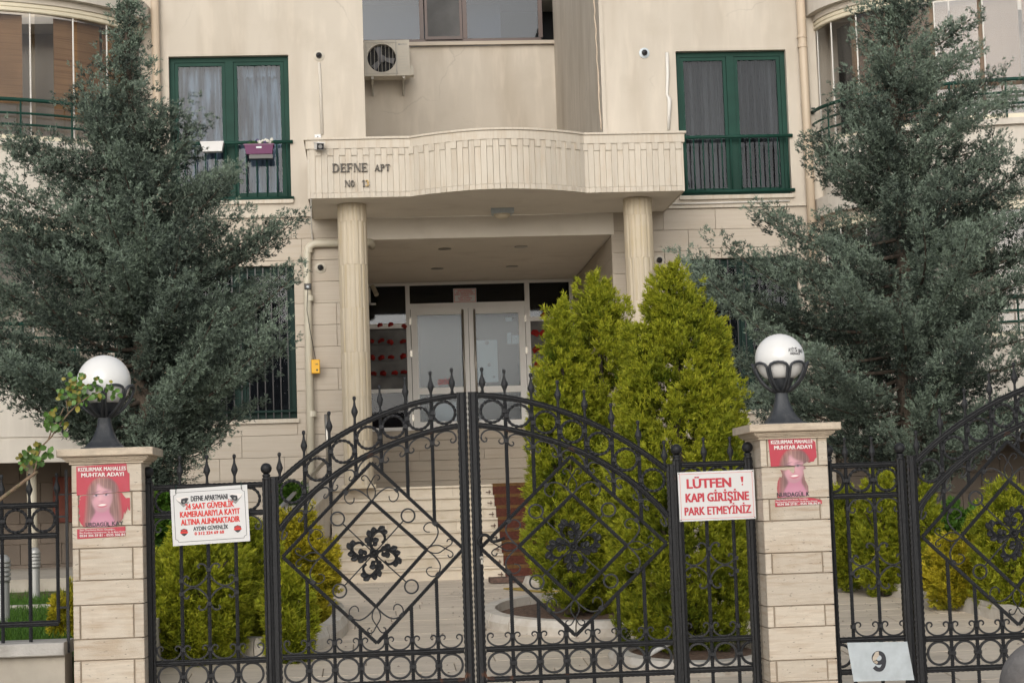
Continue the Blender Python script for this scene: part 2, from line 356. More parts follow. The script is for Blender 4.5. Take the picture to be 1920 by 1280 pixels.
# ------------------------------------------------------------------ foliage
def foliage_mesh(name, cen, dirs, tint, n, L, W, spread, material, rng, tipl=.6, jit=.3, along=0.):
    """n thin triangular blades round each centre"""
    m = len(cen); c = np.repeat(cen, n, 0); d = np.repeat(dirs, n, 0); ti = np.repeat(tint, n, 0)
    d = d + spread*rng.normal(size=d.shape); d /= np.linalg.norm(d, axis=1)[:,None]
    ln = L*(.6+.8*rng.random(len(c)))[:,None]; c = c + rng.normal(size=c.shape)*L*jit
    wv = np.cross(d, rng.normal(size=d.shape)); wv /= np.linalg.norm(wv, axis=1)[:,None]
    wd = W*(.7+.6*rng.random(len(c)))[:,None]
    v = np.empty((len(c), 3, 3)); v[:,0] = c+wv*wd; v[:,1] = c+d*ln; v[:,2] = c-wv*wd
    me = bpy.data.meshes.new(name); nf = len(c)
    me.vertices.add(nf*3); me.vertices.foreach_set('co', v.ravel())
    me.loops.add(nf*3); me.loops.foreach_set('vertex_index', np.arange(nf*3, dtype=np.int32))
    me.polygons.add(nf); me.polygons.foreach_set('loop_start', np.arange(0, nf*3, 3, dtype=np.int32))
    try: me.polygons.foreach_set('loop_total', np.full(nf, 3, dtype=np.int32))
    except Exception: pass
    at = me.color_attributes.new('tint', 'FLOAT_COLOR', 'POINT')
    cc = np.zeros((nf, 3, 4), dtype=np.float32); cc[...,3] = 1
    cc[...,0] = np.clip(ti+.25*rng.normal(size=nf)*.5, 0, 1)[:,None]
    cc[:,1,1] = tipl*rng.random(nf)*ti; cc[:,0,1] = cc[:,2,1] = cc[:,1,1]*.35
    at.data.foreach_set('color', cc.ravel())
    me.materials.append(material); me.update(); me.validate(); return me

# ================================================================== THE SETTING
YF, YC, YB, YW = 28.6, 26.7, 34.1, 11.6        # facade, canopy front, entrance back wall, gate line
g = MB()
ys = [-30, 2, 5, 7.2, 9.13, 11.9, 19, 40, 120, 600]
xs = [-400, -30, -8, 0, 8, 30, 400]
for i, y in enumerate(ys):
    for x in xs: g.v.append((x, y, gz(y) - .03 if y < 100 else .3))
for i in range(len(ys)-1):
    for k in range(len(xs)-1):
        a = i*len(xs)+k; g.f.append((a, a+1, a+len(xs)+1, a+len(xs)))
g.build('ground', K['earth'], kind='structure')
MB().box(-60, 60, -12, 7.2, -.2, .004).build('road', K['asph'], kind='structure')
pv = MB().box(-60, 60, 7.2, 9.13, -.2, .12).build('pavement', K['concrete'], kind='structure')
# courtyard: marble slabs laid in courses on a mortar bed that follows the ramp
yard = MB()
prof = [9.13, 11.9, 19, 27.6]
for i in range(3):
    a, b = prof[i], prof[i+1]
    yard.add([(-1.8,a,gz(a)-.012),(7.5,a,gz(a)-.012),(7.5,b,gz(b)-.012),(-1.8,b,gz(b)-.012)], [(0,1,2,3)])
yard = yard.build('courtyard', K['joint'], kind='structure')
rs = random.Random(3); ns = 0; rest = MB()
y = 9.6; row = 0
while y < 25:
    d = .45; x = -1.8 - rs.random()*.9
    while x < 7.4:
        L = 1.0; x0, x1 = max(-1.8, x)+.005, min(7.4, x+L)-.005
        if x1-x0 > .05:
            y0, y1 = y+.006, y+d-.006; dz = rs.uniform(-.0015, .0015); sh = -.16
            q = [(x0+sh*0, y0, gz(y0)+dz),(x1, y0, gz(y0)+dz),(x1, y1, gz(y1)+dz),(x0, y1, gz(y1)+dz)]
            v = q+[(a, b, c-.02) for a, b, c in q]
            F6 = [(0,1,2,3),(4,7,6,5),(0,4,5,1),(1,5,6,2),(2,6,7,3),(3,7,4,0)]
            if ns < 285 and y > 10.5:
                cx, cy, cz = (x0+x1)/2, (y0+y1)/2, gz((y0+y1)/2)
                MB().add([(a-cx, b-cy, c-cz) for a,b,c in v], F6).build('paving_slab', K['pave'], yard, (cx,cy,cz)); ns += 1
            else: rest.add(v, F6)
        x += L
    y += d; row += 1
rest.build('paving_slabs', K['pave'], yard, kind='stuff')
# lawn on the left
lw_ = MB().box(-14, -1.8, 11.8, 23.2, .2, .80).build('lawn', K['lawnb'], kind='structure')
rg = np.random.default_rng(5)
nb = 26000
cx = rg.uniform(-4.6, -1.85, nb); cy = 11.9 + 10.*rg.random(nb)**1.3
ok = ~((cy > 17.9) & (cy < 18.2)) & ~((cy > 20.3) & (rg.random(nb) < .8))
cx, cy = cx[ok], cy[ok]
cen = np.c_[cx, cy, np.full(len(cx), .80)]
ob('grass', foliage_mesh('grass', cen, np.tile([0,0,1.], (len(cen),1)), rg.random(len(cen)), 3, .07, .004, .45, K['grass'], rg), kind='stuff')
b = MB().box(-6, -1.85, 17.95, 18.13, .79, .86); b.build('garden_kerb', K['kerb'], kind='structure')
MB().box(-1.8, -1.68, 11.9, 23.2, .2, .84).build('lawn_kerb', K['kerb'], kind='structure')
MB().box(-6, -1.85, 20.6, 22.2, .80, .83).build('flower_bed', K['soil'], kind='structure')
MB().box(-14, -1.3, 23.2, 32, .3, .95).build('porch_floor', K['concrete'], kind='structure')

# ================================================================== APARTMENT BUILDING
bld = thing('apartment_building', 'beige plastered apartment block with travertine ground floor and curved scalloped entrance canopy', 'building', (0, YF, 0))
def part(mb, name, m, parent=None, smooth=False, **k):
    """mesh in world coordinates attached to the building"""
    mb.v = [(a, b-YF, c) for a, b, c in mb.v]
    return mb.build(name, m, parent or bld, smooth=smooth, **k)
def W(x0, x1, y0, y1, z0, z1): return MB().box(x0, x1, y0, y1, z0, z1)
ZT = 11.2; ZS = 6.06
XL0, XR1 = -3.26, 6.98
# upper plaster walls, with window openings
def walled(mb, x0, x1, z0, z1, holes, y0, y1):
    hs_ = sorted(holes); cur = x0
    for (a, b, c, d) in hs_:
        mb.box(cur, a, y0, y1, z0, z1)
        if c > z0: mb.box(a, b, y0, y1, z0, c)
        if d < z1: mb.box(a, b, y0, y1, d, z1)
        cur = b
    mb.box(cur, x1, y0, y1, z0, z1)
UL = (-2.88, -1.095, 6.30, 8.50); UR = (4.795, 6.50, 6.22, 8.46)
m_ = MB(); walled(m_, XL0, .04, ZS, ZT, [UL], YF, YF+.32); part(m_, 'wall', K['plaster'], label='cream plaster wall left of the entrance recess')
m_ = MB(); walled(m_, 3.64, XR1, ZS, ZT, [UR], YF, YF+.32); part(m_, 'wall', K['plaster'], label='cream plaster wall right of the entrance recess')
part(W(3.64, 3.94, YF+.32, 35.5, ZS, ZT), 'return_wall', K['plaster'])
part(W(-.26, .04, YF+.32, 35.5, ZS, ZT), 'return_wall', K['plaster'])
bz = PZ(84, 35.5)
part(W(-.26, 3.94, 35.5, 35.8, 5.9, bz-.02), 'back_wall', K['plaster'])
part(W(-.04, 3.74, YF-.01, 35.5, 5.66, 5.985), 'terrace_floor', K['soffit'])
# brown window band behind the terrace
wb = part(W(.04, 3.64, 35.40, 35.46, bz-.02, bz+.045), 'window_sill', K['trav'])
fr = MB(); xb = [.04, PX(805,35.5), PX(887,35.5), PX(1030,35.5)]
t = .045
fr.box(xb[0], xb[3], 35.5, 35.56, bz+.045, bz+.12)
for x in (xb[1], xb[2], xb[3]): fr.box(x-.05, x+.03, 35.49, 35.57, bz+.12, ZT)
fw = part(fr, 'window', K['brown'])
sash = MB(); a, b_ = xb[1]+.05, xb[2]-.06
for q in ((a, a+.05), (b_-.05, b_)): sash.box(q[0], q[1], 35.46, 35.5, bz+.10, ZT)
sash.box(a+.05, b_-.05, 35.46, 35.5, bz+.10, bz+.16); part(sash, 'sash', K['brown'], fw)
part(W(xb[0], xb[1]-.05, 35.52, 35.53, bz+.12, ZT), 'pane', K['glasst'], fw)
part(W(xb[2]+.03, xb[3]-.05, 35.52, 35.53, bz+.12, ZT), 'pane', K['glasst'], fw)
part(W(a+.05, b_-.05, 35.475, 35.48, bz+.16, ZT), 'insect_screen', K['room'], fw)
part(W(xb[0], xb[2]+.7, 36.0, 36.05, bz-.2, ZT), 'curtain', K['bluew'], fw)
part(W(-.3, 4, 36.6, 36.7, 5, ZT), 'room_wall', K['dark'])

# tall green double windows
def curtain_mb(x0, x1, y, z0, z1, amp, waves, scallop=0, rr=random.Random(1), flare=0):
    mb = MB(); n = int(waves*8); fs = []
    ph = [rr.uniform(0, 6) for _ in range(3)]
    for r_ in range(5):
        tz = r_/4
        for i in range(n+1):
            u = i/n; x = x0+(x1-x0)*u; a_ = u*waves*2*PI
            yy = y + amp*(math.sin(a_+ph[0])+.5*math.sin(a_*1.7+ph[1]))*(.6+.4*(1-tz))
            z = z1 + (z0-z1)*tz + (scallop*abs(math.sin(a_*.5)) if r_ == 4 else 0)
            if flare: x = x0+(x1-x0)*(.5+(u-.5)*(1-flare*(1-tz)))
            mb.v.append((x, yy, z))
    for r_ in range(4):
        for i in range(n):
            a_ = r_*(n+1)+i; mb.f.append((a_, a_+n+1, a_+n+2, a_+1))
    return mb
def green_window(H, dark=False, left=True):
    x0, x1, z0, z1 = H; y = YF+.10; f = .075; gm = K['greend'] if dark else K['green']
    fr = MB(); xm = (x0+x1)/2
    fr.box(x0, x0+f, y, y+.07, z0, z1); fr.box(x1-f, x1, y, y+.07, z0, z1)
    fr.box(x0+f, x1-f, y, y+.07, z1-f, z1); fr.box(x0+f, x1-f, y, y+.07, z0, z0+f); fr.box(xm-.06, xm+.06, y-.004, y+.07, z0+f, z1-f)
    w_ = part(fr, 'window', gm)
    for a, b in ((x0+f, xm-.06), (xm+.06, x1-f)):
        s_ = MB(); c = .055; yy = y+.012
        s_.box(a+.004, a+c, yy, yy+.045, z0+f+.004, z1-f-.004); s_.box(b-c, b-.004, yy, yy+.045, z0+f+.004, z1-f-.004)
        s_.box(a+c, b-c, yy, yy+.045, z1-f-c, z1-f-.004); s_.box(a+c, b-c, yy, yy+.045, z0+f+.004, z0+f+c)
        part(s_, 'sash', gm, w_)
        part(W(a+c, b-c, yy+.02, yy+.026, z0+f+c, z1-f-c), 'pane', K['glass'], w_)
    # reveal and sill
    part(W(x0-.03, x1+.03, YF-.05, YF+.10, z0-.06, z0), 'sill', K['travv'], w_)
    return w_
wL = green_window(UL); wR = green_window(UR)
part(curtain_mb(UL[0]+.1, UL[1]-.1, YF+.30, 6.34, 8.44, .05, 9), 'curtain', K['lace'], wL)
part(curtain_mb(-1.93, UL[1]-.1, YF+.26, 8.18, 8.42, .012, 9, scallop=.05), 'valance', K['lace'], wL)
part(curtain_mb(UR[0]+.1, 5.60, YF+.27, 6.98, 8.36, .045, 9, .05), 'curtain', K['net'], wR)
part(curtain_mb(5.68, UR[1]-.1, YF+.27, 6.98, 8.38, .045, 8, .05), 'curtain', K['net'], wR)
part(curtain_mb(UR[0]+.1, 5.55, YF+.36, 6.26, 7.1, .025, 8), 'curtain', K['net'], wR)
part(curtain_mb(5.72, UR[1]-.15, YF+.36, 6.26, 7.1, .025, 11, flare=.5), 'curtain', K['net'], wR)
for h in (UL, UR): part(W(h[0]-.4, h[1]+.4, YF+.9, YF+.95, h[2]-.3, h[3]+.3), 'room_wall', K['room'] if h is UL else K['dark'])
def railing(H, zt, zb, nb, x0=None):
    x0_, x1_, z0, z1 = H; y = YF-.03
    r = MB(); r.tube([(x0_-.02, y, zt), (x1_+.04, y, zt)], .028, 10); r.tube([(x0_-.0, y, zb), (x1_+.04, y, zb)], .028, 10)
    rl = part(r, 'window_railing', K['green'], smooth=True)
    bm = MB().tube([(0,0,zb+.02),(0,0,zt-.02)], .011, 6).mesh('bar', K['green'], True)
    for i in range(nb): ob('bar', bm, rl, (x0_+.07+(x1_-x0_-.12)*i/(nb-1), y-YF, 0))
    return rl
railing(UL, PZ(268, YF, 480), PZ(373, YF, 500), 12)
railing(UR, PZ(257, YF, 1380), PZ(359, YF, 1380), 12)
# floor ledge and lower stone walls
part(W(-2.86, -.66, YF-.045, YF, ZS-.03, ZS), 'ledge', K['travv']); part(W(4.30, XR1, YF-.045, YF, ZS-.03, ZS), 'ledge', K['travv'])
LL = (-2.7, PX(554, YF, 640), PZ(786, YF, 500), PZ(498, YF, 540)); LR = (PX(1297, YF, 600), PX(1500, YF, 600), PZ(768, YF, 1400), PZ(483, YF, 1400))
m_ = MB(); walled(m_, -2.86, -.02, .69, ZS-.03, [LL], YF+.03, YF+.32); part(m_, 'wall_core', K['joint'])
m_ = MB(); walled(m_, 3.72, XR1, .69, ZS-.03, [LR], YF+.03, YF+.32); part(m_, 'wall_core', K['joint'])
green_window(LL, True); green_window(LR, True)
for h in (LL, LR): part(W(h[0]-.4, h[1]+.4, YF+.9, YF+.95, h[2]-.3, h[3]+.3), 'room_wall', K['dark'])
def panel(x0, x1, z0, z1, y0=YF, y1=YF+.03, m=None, name='stone_panel'):
    cx, cz = (x0+x1)/2, (z0+z1)/2; gpx = .002
    mb = MB().cbox(x0-cx+gpx, x1-cx-gpx, 0, y1-y0, z0-cz+gpx, z1-cz-gpx, .004)
    return mb.build(name, m or K['trav'], bld, (cx, y0-YF, cz))
rp = random.Random(11)
def courses(x0, x1, z0, z1, hole, zoff, pitch=.325):
    z = zoff
    while z > z0-.01:
        zl = max(z0, z-pitch); segs = [(x0, x1)]
        if hole and z > hole[2]+.02 and zl < hole[3]-.02: segs = [(x0, hole[0]), (hole[1], x1)]
        for (a, b) in segs:
            x = a
            while x < b-.01:
                L = rp.choice((.62, .8, .95)); e = x+L if b-(x+L) > .3 else b
                panel(x, e, zl, min(z, z1)); x = e
        if len(segs) == 2:
            if z > hole[3]+.02: panel(hole[0], hole[1], hole[3], z)
            if zl < hole[2]-.02: panel(hole[0], hole[1], zl, hole[2]-.06)
        z -= pitch
courses(-2.86, 0, .69, ZS-.03, LL, ZS-.03)
HR = (LR[0], LR[1], LR[2], LR[3]+.16)
courses(3.70, XR1, .69, ZS-.03, HR, ZS-.03)
x = LR[0]
while x < LR[1]-.05: panel(x, min(x+.165, LR[1]), LR[3], LR[3]+.16); x += .165
part(W(-2.92, -2.86, YF-.02, YF+.3, .69, ZS), 'corner_trim', K['travv'])
# bars in front of the lower windows
for h in (LL, LR):
    r = MB(); y = YF+.04
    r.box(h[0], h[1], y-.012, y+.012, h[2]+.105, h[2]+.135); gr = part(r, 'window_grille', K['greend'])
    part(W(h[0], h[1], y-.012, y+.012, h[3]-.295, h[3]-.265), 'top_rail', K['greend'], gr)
    bm = MB().box(-.008,.008,-.008,.008,h[2]+.02,h[3]-.02).mesh('bar', K['blackp'])
    n = int((h[1]-h[0])/.115)
    for i in range(1, n): ob('bar', bm, gr, (h[0]+(h[1]-h[0])*i/n, y-YF, 0))
# ---------------- entrance recess
part(W(3.735, 4.0, YF+.32, YB+.4, .69, 5.66), 'recess_core', K['joint']); part(W(-.30, -.035, YF+.32, YB+.4, .69, 5.66), 'recess_core', K['joint'])
z = 5.64
while z > 1.95:
    zl = max(1.94, z-.325)
    for side, x in ((1, 3.70), (-1, 0.0)):
        yy = YF+.002
        while yy < YB-.02:
            e = min(yy+rp.choice((.9, 1.1)), YB) if YB-yy > 1.3 else YB
            mb = MB().box(-.0325 if side < 0 else 0, 0 if side < 0 else .0325, 0, e-yy-.006, 0, z-zl-.006)
            if side > 0 or z > 4.4: mb.build('stone_panel', K['trav'], bld, (x, yy-YF, zl+.003))
            yy = e
    z = zl
part(W(-.3, 4, YB+.4, YB+.5, .69, 6), 'core', K['dark'])
# wall under the door
part(W(0, 3.7, YB+.03, YB+.3, .69, 3.02), 'wall_core', K['joint'])
z = 3.02
while z > 1.96:
    x = -rp.random()*.8
    while x < 3.7:
        a, b = max(0, x), min(3.7, x+1.15)
        if b-a > .03: panel(a, b, z-.18, z, YB, YB+.03)
        x += 1.15
    z -= .18
part(W(0, 3.7, 27.6, YB, 1.80, 1.94), 'landing', K['step'])
# ceiling spots
for px, py in ((834,466),(977,462),(820,503),(960,499)):
    d = RM @ np.array([px-CX, py-CY, F]); t_ = (5.66-EYE)/d[2]
    m_ = MB().lathe([(.105,-.012),(.105,0),(.08,.001)], 16, (d[0]*t_, d[1]*t_, 5.66)); part(m_, 'ceiling_spot', K['steel'])
# ---------------- door assembly
def dx(px): return PX(px, YB, 660)
def dz(py): return PZ(py, YB, 880)
ye = YB-.02
da = MB()
da.box(0.0, 3.70, ye, ye+.08, dz(533), 5.655)
for a, b in ((763, 771), (987, 996), (1071, 1078)): da.box(dx(a), dx(b), ye-.01, ye+.09, dz(800), dz(533))
da.box(dx(686), dx(763), ye, ye+.08, dz(612), dz(603)); da.box(dx(996), dx(1071), ye, ye+.08, dz(605), dz(597))
da.box(dx(771), dx(987), ye, ye+.08, dz(577), dz(567))
da.box(dx(686), dx(763), ye, ye+.08, dz(732), dz(725)); da.box(dx(996), dx(1071), ye, ye+.08, dz(729), dz(722))
da.box(0.0, 3.70, ye-.02, ye+.08, 3.02, dz(797))
door = part(da, 'entrance_front', K['white'])
for a, b, c, d in ((686,763,603,533),(771,987,567,533),(996,1071,597,533),(686,763,797,732),(996,1071,797,729)):
    part(W(dx(a), dx(b), ye+.03, ye+.036, dz(c), dz(d)), 'pane', K['glass'] if d not in (533,) else K['glasst'], door)
def leaf_(a, b, flip):
    s_ = MB(); x0, x1 = dx(a), dx(b); z0, z1 = dz(797), dz(577); st = .115; zm0, zm1 = dz(737), dz(725); y0 = ye-.025
    s_.box(x0, x0+st, y0, y0+.06, z0, z1); s_.box(x1-st, x1, y0, y0+.06, z0, z1)
    for q0, q1 in ((z0, z0+.08), (zm0, zm1), (z1-st, z1)): s_.box(x0+st, x1-st, y0, y0+.06, q0, q1)
    lf = part(s_, 'door', K['white'], door)
    for q0, q1 in ((z0+.08, zm0), (zm1, z1-st)):
        gpx = MB().box(x0+st, x1-st, y0+.03, y0+.036, q0, q1); part(gpx, 'pane', K['glassd'], door)
    hx = x1-.10 if flip else x0+.10
    h_ = MB(); h_.tube([(hx, y0-.07, dz(795)), (hx, y0-.07, dz(581))], .020, 10)
    for zz in (dz(760), dz(610)): h_.tube([(hx, y0-.07, zz), (hx, y0, zz)], .01, 6)
    part(h_, 'handle', K['steel'], door, smooth=True)
    for zz in (dz(600), dz(660), dz(780)):
        part(MB().box((x0-.03 if flip else x1-.01), (x0+.01 if flip else x1+.03), y0-.012, y0+.01, zz-.06, zz+.06), 'hinge', K['steel'], door)
leaf_(772, 879.5, True); leaf_(880.5, 986, False)
# things seen through the glass
part(W(dx(771), dx(987), ye+.5, ye+.55, dz(797), dz(577)), 'inner_wall', K['bluew'], door)  # backing that puts the reflected sky tone behind the door panes
part(W(dx(686), dx(763), ye+.05, ye+.07, dz(725), dz(612)), 'letterbox_panel', K['greyw'], door)
part(W(dx(996), dx(1071), ye+.05, ye+.07, dz(722), dz(605)), 'letterbox_panel', K['greyw'], door)
part(W(dx(686), dx(763), ye+.6, ye+.65, dz(797), dz(533)), 'inner_wall', K['room'], door); part(W(dx(996), dx(1071), ye+.6, ye+.65, dz(797), dz(533)), 'inner_wall', K['room'], door)
for yy_ in (613, 641, 671, 700): part(W(dx(686), dx(763), ye-.0, ye+.05, dz(yy_)-.008, dz(yy_)), 'letter_shelf', K['greyw'], door)
lb = thing('letterbox_leaflets', 'red leaflets stuck in rows in the letterboxes left of the glass door', 'leaflets', (dx(725), ye+.02, dz(670)))
lb2 = thing('letterbox_leaflets', 'few red leaflets right of the glass door, half hidden by the golden thuja', 'leaflets', (dx(1010), ye+.02, dz(660)))
rl = random.Random(4)
lm = MB().add([(-.075,0,-.03),(.06,-.02,-.05),(.08,-.06,.02),(.02,-.03,.07),(-.06,0,.05),(0,-.07,0)], [(0,1,5),(1,2,5),(2,3,5),(3,4,5),(4,0,5)]).mesh('leaflet', K['leaflet'])
for rw, (yy, cols) in enumerate(((607,(713,733,758)),(636,(696,715,732,756)),(665,(697,715,733,756)),(694,(699,717,739,756)))):
    for c in cols: ob('leaflet', lm, lb, (dx(c)-dx(725), 0, dz(yy+rl.uniform(-2,2))-dz(670)), (0, rl.uniform(-.6,.6), 0), scale=(.8, 1, rl.uniform(.55,.85)))
for yy, c in ((597,1022),(628,1004),(629,1020),(659,1006),(688,1008)): ob('leaflet', lm, lb2, (dx(c)-dx(1010), 0, dz(yy)-dz(660)), (0, rl.uniform(-.6,.6), 0))
nt_ = thing('notice_board', 'pale notice and papers behind the right door leaf', 'notice', (dx(905), ye+.1, dz(717)))
def wpt(o, x0, x1, y, z0, z1): return (x0-o.location[0], x1-o.location[0], y-o.location[1], y+.004-o.location[1], z0-o.location[2], z1-o.location[2])
for i, (a, b, c, d) in enumerate(((894,933,717,638),(952,960,646,625),(961,974,646,630),(950,963,604,596))):
    MB().box(*wpt(nt_, dx(a), dx(b), ye+.05+.01*i, dz(c), dz(d))).build('sheet', K['paper'], nt_)
for px, py, r_ in ((914,643,.036),(917,684,.034),(925,707,.024)):
    MB().lathe([(r_,0),(r_*.9,.004),(r_*.5,.005)], 14, (dx(px)-nt_.location[0], ye+.048-nt_.location[1], dz(py)-nt_.location[2]), 'y').build('round_seal', K['greyp'], nt_)
dm = thing('dark_box', 'dark navy box standing behind the lower pane of the left door leaf', 'box', (dx(835), ye+.2, dz(797)))
MB().box(-.2,.17,0,.3,0,.42).build('body', K['lens'], dm)
MB().box(-.22,.19,-.01,.31,.42,.44).build('lid', K['blackp'], dm)
text('ÇEKİNİZ', .085, dx(833), dz(719), K['red'], door, y=ye-.03-YF, width=.26, bold=.01, name='door_lettering')
ns_ = thing('notice_sign', 'small white notice with red border and six red lines above the entrance door', 'sign', (dx(874.5), ye-.05, dz(554.5)))
def framed(o, w_, h_, th, mb_, border=None, bw=.006, inset=.02, mbord=None):
    MB().box(-w_/2, w_/2, 0, th, -h_/2, h_/2).build('board', mb_, o)
    if border is not None:
        q = MB(); a, b = w_/2-inset, h_/2-inset
        q.box(-a, a, -.0015, 0, b-bw, b); q.box(-a, a, -.0015, 0, -b, -b+bw); q.box(-a, -a+bw, -.0015, 0, -b+bw, b-bw); q.box(a-bw, a, -.0015, 0, -b+bw, b-bw)
        q.build('border', border, o)
framed(ns_, .41, .255, .01, K['signw'], K['red'], .006, .012)
for i, (s_, w_) in enumerate((('APARTMANIMIZIN',.26),('KAT MALİKLERİNDEN',.30),('BAŞKA KİMSENİN KAPIYI',.35),('AÇMAMASI',.16),('İÇERİ ALINMASI',.24),('SAKINCALIDIR',.20))):
    text(s_, .022, 0, .078-i*.034, K['red'], ns_, width=w_, bold=.02)

# ---------------- canopy
cz0, cz1 = 5.99, 6.845
XA, XB = -.79, 4.53
b0, b1 = PX(768, YC, 260), PX(1094, YC, 250)
def outline(off=0.):
    pts = [(XA-off, YF), (XA-off, YC-off), (b0, YC-off)]
    for i in range(1, 24):
        u = i/24; x = b0+(b1-b0)*u
        pts.append((x, YC-off-.50*math.sin(PI*u)**.9))
    pts += [(b1, YC-off), (XB+off, YC-off), (XB+off, YF)]
    return pts
can = part(MB().slab(outline(-.03), cz0, cz1-.03), 'canopy', K['soffit'])
def ribbon(off0, off1, z0, z1):
    """solid band following the outline"""
    A, B = outline(off0), outline(off1); n = len(A); mb = MB()
    for i in range(n): mb.v += [(*A[i], z0), (*B[i], z0), (*B[i], z1), (*A[i], z1)]
    for i in range(n-1):
        a = i*4; c = a+4
        mb.f += [(a, c, c+1, a+1), (a+1, c+1, c+2, a+2), (a+2, c+2, c+3, a+3), (a+3, c+3, c, a)]
    return mb
part(ribbon(-.2, .045, cz1-.03, cz1), 'coping', K['travv'], can)
part(ribbon(-.03, .02, cz1-.155, cz1-.033), 'band', K['travv'], can)
ol = outline(-.03)[1:-1]
seg = [0]
for i in range(1, len(ol)): seg.append(seg[-1]+math.dist(ol[i-1], ol[i]))
def at(s):
    for i in range(1, len(ol)):
        if s <= seg[i] or i == len(ol)-1:
            u = (s-seg[i-1])/(seg[i]-seg[i-1]); a, b = ol[i-1], ol[i]
            return (a[0]+(b[0]-a[0])*u, a[1]+(b[1]-a[1])*u), math.atan2(b[1]-a[1], b[0]-a[0])
Lc = seg[-1]; nst = 66; pw = Lc/nst
sm = MB().cbox(-pw/2+.001, pw/2-.001, -.033, 0, cz0+.075, cz1-.156, .003).mesh('cladding_strip', K['travv'])
sb = MB().cbox(-pw/2+.001, pw/2-.001, -.037, 0, cz0, cz0+.073, .003).mesh('foot_strip', K['travv'])
dm_ = MB().cbox(-pw/2-.001, pw/2+.001, -.050, -.034, cz1-.156-.10, cz1-.157, .003).mesh('dentil', K['travv'])
for i in range(nst):
    (x, y), a = at((i+.5)*pw)
    ob('cladding_strip', sm, can, (x, y-YF, 0), (0,0,a)); ob('foot_strip', sb, can, (x, y-YF, 0), (0,0,a))
    if i % 2: ob('dentil', dm_, can, (x, y-YF, 0), (0,0,a))
for X_, s_ in ((XA, 1), (XB, -1)):
    part(W(X_-(.0 if s_ > 0 else -.03) , X_+(.03 if s_ > 0 else 0)+ (0 if s_>0 else 0), YC+.01, YF, cz0, cz1-.156), 'side_cladding', K['travv'], can) if s_ > 0 else part(W(X_-.03, X_, YC+.01, YF, cz0, cz1-.156), 'side_cladding', K['travv'], can)
# raised letters (serif) on the left of the canopy
def serif(ch, h):
    w_ = .74*h; t = .19*h; u = .055*h; s_ = .06*h; q = []
    def st(x, wd=t): q.append([(x,0),(x+wd,0),(x+wd,h),(x,h)]); q.append([(x-s_,0),(x+wd+s_,0),(x+wd+s_,u),(x-s_,u)]); q.append([(x-s_,h-u),(x+wd+s_,h-u),(x+wd+s_,h),(x-s_,h)])
    def arc(cx, cy, rx, ry, a0, a1, t0, t1, n=10):
        for i in range(n):
            A = a0+(a1-a0)*i/n; B = a0+(a1-a0)*(i+1)/n
            def tt(x): return t0+(t1-t0)*abs(math.cos(x))
            q.append([(cx+rx*math.cos(A), cy+ry*math.sin(A)), (cx+rx*math.cos(B), cy+ry*math.sin(B)),
                      (cx+(rx-tt(B))*math.cos(B), cy+(ry-tt(B))*math.sin(B)), (cx+(rx-tt(A))*math.cos(A), cy+(ry-tt(A))*math.sin(A))])
    if ch == 'D': st(0); arc(.30*h, h/2, .46*h, h/2, -PI/2, PI/2, u, t); q.append([(t,0),(.31*h,0),(.31*h,u),(t,u)]); q.append([(t,h-u),(.31*h,h-u),(.31*h,h),(t,h)]); w_ = .78*h
    if ch in 'EF':
        st(0); w_ = .62*h; q.append([(t,h-u),(w_,h-u),(w_,h),(t,h)]); q.append([(w_-u,h-.26*h),(w_,h-.26*h),(w_,h-u),(w_-u,h-u)])
        q.append([(t,.48*h),(.45*h,.48*h),(.45*h,.48*h+u),(t,.48*h+u)]); q.append([(.42*h,.38*h),(.46*h,.38*h),(.46*h,.64*h),(.42*h,.64*h)])
        if ch == 'E': q.append([(t,0),(w_,0),(w_,u),(t,u)]); q.append([(w_-u,u),(w_,u),(w_,.26*h),(w_-u,.26*h)])
    if ch == 'N': st(.02*h, u*1.2); st(.66*h, u*1.2); q.append([(.02*h,h),(.22*h,h),(.73*h,0),(.56*h,0)]); w_ = .78*h
    if ch == 'A': q.append([(.0,0),(.08*h,0),(.40*h,h),(.34*h,h)]); q.append([(.50*h,0),(.72*h,0),(.44*h,h),(.34*h,h)]); q.append([(.14*h,.3*h),(.56*h,.3*h),(.56*h,.3*h+u),(.14*h,.3*h+u)]); q.append([(-s_,0),(.16*h,0),(.16*h,u),(-s_,u)]); q.append([(.44*h,0),(.80*h,0),(.80*h,u),(.44*h,u)]); w_ = .78*h
    if ch == 'P': st(0); arc(.30*h, .74*h, .32*h, .26*h, -PI/2, PI/2, u, t); q.append([(t,h-u),(.31*h,h-u),(.31*h,h),(t,h)]); q.append([(t,.48*h),(.31*h,.48*h),(.31*h,.48*h+u),(t,.48*h+u)]); w_ = .62*h
    if ch == 'T': st(.24*h); q.append([(0,h-u),(.67*h,h-u),(.67*h,h),(0,h)]); q.append([(0,h-.24*h),(u,h-.24*h),(u,h-u),(0,h-u)]); q.append([(.67*h-u,h-.24*h),(.67*h,h-.24*h),(.67*h,h-u),(.67*h-u,h-u)]); w_ = .68*h
    if ch == 'O': arc(.30*h, h/2, .32*h, h/2, 0, 2*PI, u, t*.9, 20); w_ = .62*h
    if ch == '1': st(.16*h); q.append([(.0,.78*h),(.16*h,h),(.2*h,h),(.17*h,.8*h)]); w_ = .46*h
    if ch == '3': arc(.24*h, .74*h, .27*h, .26*h, -PI/2, PI*.85, u, t*.8, 12); arc(.24*h, .27*h, .30*h, .27*h, -PI*.85, PI/2, u, t*.8, 12); w_ = .55*h
    return q, w_
